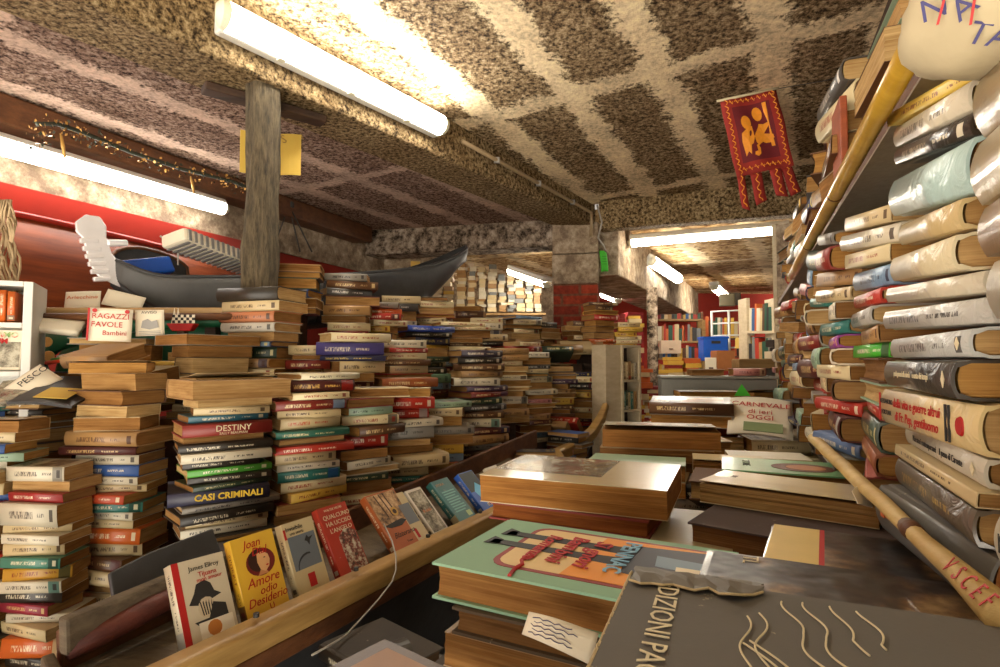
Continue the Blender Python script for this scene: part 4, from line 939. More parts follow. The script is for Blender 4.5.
stack('the thick book with photograph cover', 0, 0, 0, 0, -113, pos=(.135, .90), fix=True, z=(CZ - .172, TZ), jit=2, ped=False, fill=False, books=[
    ('tan', .042, 'p', 0, dict(label='thick worn book with dim photograph cover behind the green illustrated novel', wh=(.2, .275), rgb=(196, 178, 136), fin=photo_cover, front=False, page=(178, 128, 66), gloss='laminate', spine_print=False)),
    ('dark red', .026, 'h', 0, dict(wh=(.17, .24), page=(150, 90, 40), label='red-brown book under the thick photograph-covered one')),
    ('off-white', .03, 'p', 0, dict(wh=(.2, .27), front=False, dx=.06, dy=-.06, rgb=(196, 180, 140), label='large pale paperback sticking out under the photograph-covered book')),
    ('cream', .04, 'p', 0, dict(wh=(.18, .24))), ('brown', .04, 'p', 0, dict(wh=(.18, .24))), ('cream', .045, 'h', 0, dict(wh=(.18, .24)))])
stack('the plum hardback pile', 0, 0, 0, 0, -128, pos=(.388, .742), fix=True, z=(CZ - .2135, TZ), jit=1.5, ped=False, fill=False, books=[
    ('purple', .045, 'h', 0, dict(label='dark plum hardback under the cream book with printed list', wh=(.15, .235), rgb=(58, 46, 50), page=(150, 112, 70), front=False)),
    ('black', .055, 'h', 0, dict(wh=(.14, .2), page=(168, 128, 80), label='thick block with black boards directly below the plum hardback')), ('tan', .045, 'p', 0, dict(wh=(.13, .2))), ('brown', .04, 'p', 0, dict(wh=(.13, .2)))])
def list_cover(b):
    w, h, t = b['_dims']
    for k in range(16):
        y = h / 2 - .03 - .0075 * k; l = (.03, .022, .034, .026, .03)[k % 5]
        patch(b, 'printed_line', [(-.02, y), (-.02 + l, y), (-.02 + l, y + .0026), (-.02, y + .0026)], tint('', (96, 84, 66)), .0005)
    front_text(b, 'INDICE', .012, .0, -h / 2 + .03, M['black_ink'], dz=.0008)
stack('the cream list book', 0, 0, 0, 0, -128, pos=(.428, .835), fix=True, z=(CZ - .183, CZ - .2135), jit=1.5, ped=False, fill=False, books=[
    ('ivory', .03, 'p', 0, dict(label='cream book with a printed list on its cover lying across a plum hardback', wh=(.125, .225), rgb=(222, 206, 164), page=(190, 156, 102), front=False, gloss='laminate', fin=list_cover))])
PEDESTALS.append((.45, .87, CZ - .2145, .05))
def painting(b):
    w, h, t = b['_dims']
    patch(b, 'cover_band', [(-w / 2 + .002, -h / 2 + .002), (w / 2 - .004, -h / 2 + .002), (w / 2 - .004, -h / 2 + .05), (-w / 2 + .002, -h / 2 + .05)], tint('', (214, 186, 108)), .0005)
    patch(b, 'cover_rule', [(-w / 2 + .002, -h / 2 + .05), (w / 2 - .004, -h / 2 + .05), (w / 2 - .004, -h / 2 + .055), (-w / 2 + .002, -h / 2 + .055)], M['red_ink'], .0006)
    patch(b, 'cover_painting', [(-w / 2 + .002, -h / 2 + .055), (w / 2 - .004, -h / 2 + .055), (w / 2 - .004, h / 2 - .003), (-w / 2 + .002, h / 2 - .003)], M['old_painting'], .0005)
def brown_gloss(b):
    w, h, t = b['_dims']
    patch(b, 'cover_painting', [(-w / 2 + .004, -h / 2 + .006), (w / 2 - .004, -h / 2 + .006), (w / 2 - .004, h / 2 - .006), (-w / 2 + .004, h / 2 - .006)], M['old_painting'], .0005)
    front_text(b, 'TL', .02, -.05, -h / 2 + .04, M['cream_ink'], dz=.0012)
t = NT('old_painting'); v = t.coord(); n = t.noise(v, 13, 6, .6); t.b.inputs['Coat Weight'].default_value = .15
t.bump(t.noise(v, 22, 2), .004); M['old_painting'] = t.out(t.ramp(n, (.4, (.008, .006, .005)), (.52, (.03, .017, .01)), (.6, (.14, .075, .028)), (.7, (.38, .25, .11))), .38)
stack('glossy art books', 0, 0, 0, 0, -120, pos=(.385, .585), fix=True, z=(CZ - .2, TZ), jit=1.5, ped=False, fill=False, books=[
    ('brown', .03, 'h', 0, dict(label='glossy art book with yellow band and red rule beside the lower pole', wh=(.15, .2), fin=painting, front=False, gloss='laminate', rgb=(46, 30, 20), page=DK)),
    ('black', .04, 'h', 0, dict(wh=(.15, .2), label='black hardback under the glossy art book with yellow band')), ('brown', .05, 'h', 0, dict(wh=(.15, .2))), ('black', .045, 'h', 0, dict(wh=(.15, .2)))])
stack('the glossy brown picture book', 0, 0, 0, 0, -116, pos=(.285, .475), fix=True, z=(CZ - .193, TZ), jit=1.5, ped=False, fill=False, books=[
    ('brown', .03, 'h', 0, dict(label='glossy dark brown picture book right behind the torn grey one', wh=(.14, .225), fin=brown_gloss, front=False, gloss='laminate', rgb=(40, 26, 18), page=DK)),
    ('maroon', .05, 'h', 0, dict(wh=(.13, .2))), ('black', .06, 'h', 0, dict(wh=(.13, .2))), ('brown', .062, 'h', 0, dict(wh=(.13, .2)))])
def face(b):
    w, h, t = b['_dims']; patch(b, 'cover_portrait', circ(.01, .03, .04, 20, 1.25), tint('', (96, 54, 34)), .0006); patch(b, 'drawn_face', circ(.012, .034, .024, 18, 1.3), tint('', (176, 116, 76)), .0009)
    front_text(b, 'STORIE', .018, 0, -.06, M['black_ink'], dz=.0014)
stack('the green face cover book', 0, 0, 0, 0, -112, pos=(.50, 1.0), fix=True, z=(CZ - .185, TZ), jit=2, ped=False, books=[
    ('bright green', .03, 'h', 0, dict(label='green covered book with a brown face in an oval by the lower pole', wh=(.145, .2), rgb=(126, 196, 142), fin=face, front=False, page=DK, gloss='laminate')), ('brown', .035, 'h', 0, {})])
stack('the pale books left of the green face', 0, 0, 0, 0, -112, pos=(.36, 1.16), z=(CZ - .21, TZ), jit=6, ped=False, books=[('pale green', .028, 'p', 0, dict(front=False)), ('cream', .03, 'p', 0, {})])
stack('the pile with silvery cover mid table', 0, 0, 0, 0, -104, pos=(.40, 1.42), fix=True, z=(CZ - .165, TZ), jit=3, ped=False, books=[
    ('silver grey', .045, 'p', 0, dict(label='thick book with shiny silvery cover in the middle of the table', wh=(.18, .27), rgb=(190, 178, 150), page=(178, 130, 72), gloss='laminate', front=True)), ('tan', .03, 'p', 0, dict(wh=(.17, .26)))], pal=['cream', 'tan', 'brown', 'dark red'])
for k, (wh_, px, Y, yt, w_) in enumerate((('the two small books past photograph cover', 690, 1.12, 466, 0), ('the loose pile right of silvery cover', 690, 1.7, 440, 0), ('the wide pale pile on mid table', 690, 2.05, 402, 1), ('the low pile before the grey panel', 730, 2.2, 422, 0), ('the small pile right of grey panel', 752, 1.9, 440, 0), ('the dark gap pile by plum hardback', 705, 1.42, 500, 0))):
    stack(wh_, px, Y, yt, 360 + .4 * 560 / Y, -104, jit=7, ped=False, dims=(.2, .3) if w_ else (.145, .2), pal=['cream', 'tan', 'off-white', 'ivory', 'brown', 'grey', 'black', 'dark red'], flip=.3, tmul=1.2)
# grey panel with books on and before it
gp = thing('storage_box', 'long grey panelled box with pale books on top at the table end', 'box')
m = at(P(722, 400, 2.62).x, 2.66, TZ, R(-10)); mb = MB(); mb.box((-.26, 0, 0), (.26, .16, .312), 0, m); mb.build('body', tint('', (128, 128, 120)), gp, bevel=.004)
mb = MB(); mb.box((-.265, -.006, .314), (.265, .166, .326), 0, m); mb.build('lid', tint('', (150, 148, 136)), gp, bevel=.003)
occ_m = m; occupy(m.translation.x, m.translation.y + .08, .53, .18, R(-10), TZ, CZ - .07)
stack('the left pair on the grey box', 0, 0, 0, 0, 86, pos=(P(707, 380, 2.7).x, 2.72), z=(zy(369, 2.7), TZ + .327), jit=3, ped=False, dims=(.13, .19), pal=['cream', 'tan'])
stack('the right pair on the grey box', 0, 0, 0, 0, 86, pos=(P(748, 380, 2.68).x, 2.68), z=(zy(368, 2.7), TZ + .327), jit=3, ped=False, dims=(.13, .2), books=[('pink', .036, 'h', 0, dict(rgb=(196, 130, 120)))], pal=['cream', 'pink'])
stack('the books leaning before the grey box', 702, 2.42, 391, 428, -100, jit=4, dims=(.16, .25), books=[('brown', .028, 'h', 0, {}), ('cream', .03, 'p', 0, {})], ped=True)
stack('the pile with the green bookmark card', 752, 2.35, 393, 440, -80, jit=8, dims=(.14, .2), books=[('tan', .03, 'p', 0, dict(turn=8)), ('off-white', .03, 'p', 0, {})], ped=True)
mb = MB(); mb.prism([(-.035, 0), (.03, 0), (0, .05)], -.0006, .0006); o = mb.build('green_card', M['paper_green']); o.matrix_world = frame((1, -.1, 0), (0, .3, 1), P(743, 396, 2.3)); tag(o, 'bright green folded card standing on the far table pile', 'card')
o = thing('magazine', 'tilted glossy magazine with red lettering right of the grey box', 'magazine', mat=frame((.85, -.4, -.05), (.35, .75, .55), P(760, 418, 1.95)))
mb = MB(); mb.grid(lambda u, v: ((u - .5) * .2, (v - .5) * .2, .012 * sin(u * 3.1)), 10, 4); mb.build('pages', M['paper_white'], o, solid=.006, smooth=True)
for s, y in (('CARNEVALE', .05), ('di ieri', .012), ('OGGI', -.02)): lettering(o, s, .034, Matrix.Translation((0, y, .018)), M['red_ink'])
mb = MB(); mb.box((-.05, -.09, .0145), (.07, -.045, .017)); mb.build('cover_picture', tint('', (130, 146, 104)), o)
stack('the blue folder pile by the right wall', 0, 0, 0, 0, -105, pos=(.66, 1.42), z=(CZ - .235, TZ), jit=8, ped=False, books=[('off-white', .02, 'p', 0, {}), ('blue', .026, 'h', 0, dict(rgb=(36, 66, 170)))], pal=['cream', 'tan', 'blue'])

# ------------------------------------------------------------------ books on show inside the gondola
U = Vector((.482, .876, 0)); NA = Vector((.876, -.482, 0)); ZZ = Vector((0, 0, 1))
def show(px, w, h, t, lean, colour, label, hard=False, rgb=None, fin=None, lift=0, back=.03, roll=0, spin=0, **kw):
    Y = 1 / (.551 + (500 - px) / 560)
    base = Vector((RX(Y), Y, CZ - .478 + lift)) - NA * back
    nrm = NA * cos(R(lean)) + ZZ * sin(R(lean)); up = ZZ * cos(R(lean)) - NA * sin(R(lean))
    m = frame(U, up, base + up * h / 2 - nrm * t)
    m = m @ Matrix.Translation((0, -h / 2, 0)) @ Matrix.Rotation(R(roll), 4, 'Z') @ Matrix.Translation((0, h / 2, 0)) @ Matrix.Rotation(R(spin), 4, 'Y')
    b = book(w, h, t, colour, hard, label, m, rgb=rgb, front=False, **kw)
    if fin: fin(b, w, h)
    return b
def box2(x0, y0, x1, y1): return [(x0, y0), (x1, y0), (x1, y1), (x0, y1)]
def f_elroy(b, w, h):
    patch(b, 'cover_spine_band', box2(-w / 2, -h / 2, -w / 2 + .012, h / 2), M['red_ink'])
    front_text(b, 'James Ellroy', .0115, .008, h * .38, M['black_ink'], dz=.0008); front_text(b, 'Tijuana', .012, .012, h * .29, M['red_ink'], dz=.0008); front_text(b, 'mon amour', .010, .014, h * .225, M['red_ink'], dz=.0008)
    patch(b, 'drawn_hat', [(-.03, -.005), (-.018, .012), (-.012, .026), (.004, .03), (.014, .022), (.018, .008), (.03, .0), (.014, -.004), (-.012, -.01)], M['black_ink'])
    patch(b, 'drawn_head', circ(.0, -.016, .016, 12, 1.1), tint('', (196, 180, 150)), .0004); patch(b, 'drawn_coat', [(.012, -.01), (.034, -.018), (.036, -.05), (-.012, -.05), (-.026, -.035), (.0, -.034)], M['black_ink'], .0005)
    for k in range(5): patch(b, 'drawn_stroke', [(-.012 + .005 * k, -.004 - .002 * k), (-.010 + .005 * k, -.004), (-.007 + .004 * k, -.028), (-.009 + .004 * k, -.028)], M['black_ink'], .0006)
    patch(b, 'paper_band', box2(-.02, -h / 2 + .004, .042, -h / 2 + .032), M['paper_white'], .0009); patch(b, 'band_picture', circ(.006, -h / 2 + .018, .013, 12), tint('', (190, 120, 50)), .0012)
def f_yellow(b, w, h):
    k = dict(dz=.001, shear=.3)
    front_text(b, 'Joan', .022, -.006, h * .385, M['red_ink'], **k); front_text(b, 'Dial', .021, .006, h * .27, M['red_ink'], **k)
    patch(b, 'cover_oval', circ(.006, .02, .032, 22, .8), tint('', (110, 30, 24)), .0005)
    patch(b, 'drawn_hair', circ(-.0, .024, .021, 16, 1), tint('', (52, 26, 16)), .0007); patch(b, 'drawn_face', [(.0, .036), (.014, .038), (.024, .03), (.026, .02), (.022, .008), (.012, .0), (.002, .006), (-.002, .02)], tint('', (214, 164, 110)), .0009)
    patch(b, 'drawn_eye', circ(.015, .026, .0022, 8, .5), M['black_ink'], .0012); patch(b, 'drawn_lips', circ(.018, .011, .003, 8, .5), M['red_ink'], .0012); patch(b, 'drawn_neck', [(.002, .006), (.014, .002), (.018, -.004), (-.006, -.004)], tint('', (190, 130, 84)), .0008)
    front_text(b, 'Amore', .025, .002, -h * .09, M['red_ink'], **k); front_text(b, 'odio', .021, .008, -h * .21, M['red_ink'], **k); front_text(b, 'Desiderio', .022, .003, -h * .32, M['red_ink'], **k); front_text(b, 'U', .016, .008, -h * .43, M['red_ink'], dz=.001)
def f_grey(b, w, h):
    front_text(b, 'Invisibile', .013, -.012, h * .41, M['black_ink'], dz=.0008); front_text(b, 'una storia', .009, -.008, h * .34, M['black_ink'], dz=.0008)
    patch(b, 'cover_picture', box2(-.034, -h * .16, .036, h * .3), tint('', (104, 112, 118)), .0005); patch(b, 'drawn_arc', [(-.026 + .03 * (1 - cos(a)), -.02 + .03 * sin(a) * 1.0 - .004) for a in [k * .3 for k in range(7)]] + [(-.024 + .03 * (1 - cos(a)), -.024 + .026 * sin(a)) for a in [k * .3 for k in range(6, -1, -1)]], tint('', (44, 46, 50)), .0007)
    patch(b, 'drawn_bird', [(.006, .03), (.014, .04), (.018, .034), (.03, .036), (.02, .028), (.016, .018), (.012, .027)], M['black_ink'], .0007); patch(b, 'cover_label', box2(-.008, -h * .42, .01, -h * .24), M['red_ink'], .0006); patch(b, 'cover_tab', box2(-w / 2 + .001, h * .28, -w / 2 + .006, h * .42), M['red_ink'], .0006)
def f_red(b, w, h):
    front_text(b, 'WALTER VELTRI', .0075, .0, h * .44, M['cream_ink'], dz=.0008)
    for k, s in enumerate(('QUALCUNO', 'HA UCCISO', 'L\'ANGELO')): front_text(b, s, .0145, .004, h * (.34 - .1 * k), M['cream_ink'], dz=.0008)
    patch(b, 'cover_picture', box2(-.012, -h / 2 + .004, w / 2 - .002, .006), M['battle_picture'], .0005); patch(b, 'drawn_arch', [(-.012 + .058 * k / 8, .006 + .014 * sin(pi * k / 8)) for k in range(9)], M['battle_picture'], .0006)
t = NT('battle_picture'); v = t.coord(); n = t.noise(v, 70, 5, .7); M['battle_picture'] = t.out(t.ramp(n, (.38, (.05, .04, .03)), (.47, (.25, .06, .04)), (.53, (.42, .36, .26)), (.62, (.62, .58, .46))), .4)
t = NT('cabin_picture'); v = t.coord(); n = t.noise(v, 30, 5, .7); M['cabin_picture'] = t.out(t.ramp(n, (.38, (.06, .035, .02)), (.5, (.38, .22, .1)), (.62, (.66, .46, .26))), .35)
def f_orange(b, w, h):
    patch(b, 'cover_picture', box2(-w / 2 + .004, -.01, w / 2 - .004, h / 2 - .004), M['cabin_picture'], .0004)
    for x in (-.03, -.012, .004): patch(b, 'drawn_rail', [(x, h / 2 - .006), (x + .004, h / 2 - .006), (x + .014, .01), (x + .009, .01)], tint('', (70, 44, 26)), .0006)
    patch(b, 'drawn_wheel', circ(.012, .02, .013, 16), tint('', (190, 150, 70)), .0008); patch(b, 'drawn_hub', circ(.012, .02, .007, 12), tint('', (60, 36, 20)), .001); patch(b, 'drawn_ground', [(-w / 2 + .004, -.01), (.02, -.004), (.036, -.012), (.01, -.022), (-.03, -.02)], M['black_ink'], .0007)
    front_text(b, 'Blaterano', .021, .002, -h * .26, M['black_ink'], dz=.0008, shear=.4); front_text(b, 'Tomo', .009, .006, -h * .4, M['black_ink'], dz=.0008)
def f_shiny(b, w, h): patch(b, 'cover_picture', box2(-w / 2 + .006, -h / 2 + .008, w / 2 - .006, h / 2 - .008), M['front_photo'], .0005); front_text(b, 'Il cielo', .014, 0, .0, tint('', (210, 120, 70)), dz=.001)
def f_teal(b, w, h):
    for k in range(9): patch(b, 'printed_line', box2(-.03, .03 - .009 * k, .034 - .012 * (k % 3 == 2), .034 - .009 * k), tint('', (120, 176, 164)), .0004)
    front_text(b, 'STORIA', .012, -.014, h * .38, tint('', (190, 150, 110)), dz=.0006); patch(b, 'barcode', box2(.014, -h / 2 + .012, .036, -h / 2 + .03), tint('', (170, 190, 130)), .0005)
def f_blue(b, w, h):
    patch(b, 'cover_picture', box2(-w / 2 + .002, .0, w / 2 - .002, h / 2 - .002), tint('', (40, 50, 50)), .0004); patch(b, 'drawn_light', [(-.02, .0), (.01, .03), (.03, .012), (.012, -.02), (-.004, -.04)], tint('', (110, 190, 230)), .0006)
    front_text(b, 'BLU', .016, .01, -h * .38, M['cream_ink'], dz=.0008)
show(232, .096, .14, .022, 27, 'off-white', 'white cover with drawn man in a hat and red spine, first in the gondola', rgb=(208, 196, 168), fin=f_elroy, roll=-3)
show(286, .094, .150, .02, 23, 'yellow', 'yellow paperback with a portrait oval and red lettering standing in the gondola', rgb=(222, 176, 48), fin=f_yellow)
show(330, .082, .15, .02, 24, 'cream', 'cream paperback with a square grey picture right of the yellow one', rgb=(214, 196, 150), fin=f_grey, page=(200, 170, 120))
show(369, .088, .162, .02, 30, 'red', 'red paperback with white capitals and a battle picture in the gondola', rgb=(176, 40, 24), fin=f_red)
show(423, .115, .168, .022, 42, 'orange', 'orange brown book with wheel picture lying back in the gondola', rgb=(190, 96, 40), fin=f_orange)
show(436, .05, .15, .02, 42, 'cream', 'narrow cream book showing a grey picture between the orange and silvery ones', rgb=(206, 186, 142), fin=lambda b, w, h: (patch(b, 'cover_picture', box2(-.022, -.02, .022, .04), tint('', (108, 112, 116)), .0005), patch(b, 'cover_label', box2(-.018, -.062, -.008, -.035), M['red_ink'], .0006)))
show(452, .07, .15, .02, 44, 'silver grey', 'white-edged book with a shiny dim picture beside the teal one', rgb=(214, 206, 190), fin=f_shiny)
show(478, .09, .155, .024, 46, 'teal', 'teal book with its back cover text up in the gondola', rgb=(26, 110, 112), fin=f_teal)
show(500, .085, .15, .022, 44, 'blue', 'bright blue paperback with light rays cover at the far gondola end', rgb=(20, 92, 190), fin=f_blue)
show(522, .08, .14, .012, 44, 'off-white', 'pale leaflet-thin book with a green mark past the bright blue one', fin=lambda b, w, h: patch(b, 'cover_mark', circ(.01, -.01, .012), M['paper_green'], .0005))
# dim piles below the rim, the hull's shade put into dark book and brochure colours
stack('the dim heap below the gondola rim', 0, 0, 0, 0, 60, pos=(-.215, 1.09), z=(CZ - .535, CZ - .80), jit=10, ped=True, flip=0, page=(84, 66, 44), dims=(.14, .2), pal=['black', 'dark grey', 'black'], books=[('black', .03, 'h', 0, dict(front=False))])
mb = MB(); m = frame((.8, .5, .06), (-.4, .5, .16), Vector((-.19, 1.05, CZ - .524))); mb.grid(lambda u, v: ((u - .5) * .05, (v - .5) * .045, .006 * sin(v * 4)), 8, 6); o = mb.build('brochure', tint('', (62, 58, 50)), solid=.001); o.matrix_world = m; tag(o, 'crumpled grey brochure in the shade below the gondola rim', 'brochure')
b_ = book(.2, .27, .03, 'tan', False, 'scuffed brown book lying in the bottom foreground below the gondola', at(-.065, .385, CZ - .295, R(-128)), rgb=(84, 60, 36), front=False)
patch(b_, 'cover_picture', box2(-.09, -.12, .09, .12), tint('', (150, 104, 56)), .0005); PEDESTALS.append((-.065, .385, CZ - .296, .05))

# ------------------------------------------------------------------ left-hand piles
def sp(s, size, mat, **kw): return lambda b: spine_text(b, s, min(size, b['_dims'][2] * .62), mat, .5, off=.0042, **kw)
SW, CR = M['cream_ink'], M['yellow_ink']
stack('the DESTINY pile', 226, 1.42, 377, 545, 130, jit=5, books=[
    ('cream', .006, 'p', 1, dict(front=False, label='thin cream booklet topping the DESTINY pile')), ('tan', .05, 'h', 1, dict(wh=(.2, .245), page=(196, 160, 106), label='large thick hardback showing pages on top of the DESTINY pile', front=False)),
    ('cream', .022, 'p', 1, {}), ('cream', .02, 'p', 0, {}), ('teal', .018, 'p', 0, dict(rgb=(30, 92, 110))),
    ('dark red', .034, 'h', 0, dict(label='dark red hardback lettered DESTINY in the tall gondola pile', rgb=(134, 24, 22), fin=lambda b: (spine_text(b, 'DESTINY', .021, SW, .58, y=-.01, off=.0052), spine_text(b, 'SALLY BEAUMAN', .0085, SW, .2, y=-.01, off=.004)), spine_print=False)),
    ('tan', .016, 'p', 1, {}), ('black', .022, 'h', 0, {}), ('off-white', .026, 'h', 0, {}), ('black', .018, 'p', 0, {}), ('bright green', .018, 'p', 0, dict(rgb=(80, 170, 56))), ('black', .018, 'p', 0, {}), ('dark green', .014, 'p', 0, {}),
    ('navy', .036, 'h', 0, dict(label='navy hardback lettered CASI CRIMINALI low in the DESTINY pile', rgb=(26, 34, 66), fin=lambda b: spine_text(b, 'CASI CRIMINALI', .0215, CR, .5, y=-.02, off=.0055, bold=.0007), spine_print=False, wh=(.16, .225))),
    ('grey', .018, 'h', 0, {}), ('black', .026, 'h', 0, {}), ('cream', .018, 'p', 0, {})], ped=True)
stack('the white-topped pile right of DESTINY', 303, 1.55, 373, 540, 128, .94, jit=6, books=[
    ('off-white', .02, 'h', 0, dict(label='thin pale hardback with an orange sun cover, right of the DESTINY pile', front=True, rgb=(214, 204, 170))), ('maroon', .036, 'h', 0, dict(ink=(226, 180, 90))), ('ivory', .02, 'p', 0, {}), ('dark red', .03, 'h', 0, {}), ('cream', .022, 'p', 0, {}),
    ('cream', .032, 'p', 0, dict(ink=(190, 60, 24))), ('dark green', .022, 'h', 0, dict(rgb=(20, 100, 84))), ('brown', .02, 'h', 1, {}), ('red', .024, 'h', 0, {}), ('cream', .03, 'p', 0, {}), ('white' if 0 else 'off-white', .02, 'p', 0, {}), ('teal', .03, 'p', 0, {}), ('ivory', .03, 'p', 0, {})])
W1 = ('off-white', .03, 'p', 0, {})
stack('the second pile from the left edge', 55, 1.36, 466, 680, 86, .78, jit=6, books=[('off-white', .036, 'p', 0, {}), ('tan', .026, 'p', 1, {}), ('red', .024, 'p', 0, dict(rgb=(156, 26, 34))), ('off-white', .056, 'p', 0, {}), ('cream', .02, 'p', 0, {}), ('off-white', .024, 'p', 0, {}), ('cream', .03, 'p', 0, {}), ('teal', .026, 'p', 0, dict(rgb=(60, 128, 108))), ('yellow', .03, 'p', 0, dict(rgb=(190, 140, 40))), ('off-white', .03, 'p', 0, {}), ('black', .03, 'p', 0, {}), ('maroon', .026, 'p', 0, dict(rgb=(140, 24, 50))), ('off-white', .022, 'p', 0, {}), ('cream', .03, 'p', 0, {}), ('orange', .045, 'p', 0, {}), ('black', .03, 'p', 0, {})])
stack('the pile at the far left edge', 4, 1.36, 420, 690, 86, .8, jit=5, tmul=1.15, books=[('tan', .03, 'p', 1, {}), ('cream', .026, 'p', 0, {}), ('blue', .024, 'p', 0, {}), ('pale green', .022, 'p', 0, {}), ('off-white', .022, 'p', 0, {}), ('cream', .03, 'p', 0, {}), ('cream', .03, 'p', 0, {}), ('blue', .018, 'p', 0, {}), ('red', .024, 'p', 0, {}), ('black', .03, 'p', 0, {}), ('light blue', .04, 'p', 0, dict(rgb=(30, 110, 170))), ('off-white', .03, 'p', 0, {}), ('red', .036, 'p', 0, {}), ('off-white', .03, 'p', 0, {}), ('cream', .03, 'p', 0, {})])
stack('the pile left of the DESTINY pile', 121, 1.46, 362, 640, 84, .92, jit=8, books=[('tan', .03, 'p', 1, dict(turn=20)), ('tan', .045, 'p', 1, {}), ('brown', .04, 'h', 1, {}), ('cream', .03, 'p', 1, {}), ('cream', .036, 'p', 1, {}), ('tan', .04, 'h', 0, {}), ('maroon', .024, 'h', 0, {}), ('off-white', .026, 'p', 0, {}), ('blue', .03, 'p', 0, {}), ('off-white', .022, 'p', 0, {}), ('cream', .02, 'p', 0, {}), ('orange', .024, 'p', 0, dict(rgb=(200, 70, 30))), ('teal', .026, 'p', 0, {}), ('off-white', .022, 'p', 0, {}), ('cream', .022, 'p', 0, {}), ('orange', .04, 'p', 0, {}), ('cream', .034, 'p', 0, {}), ('brown', .034, 'p', 0, {})])
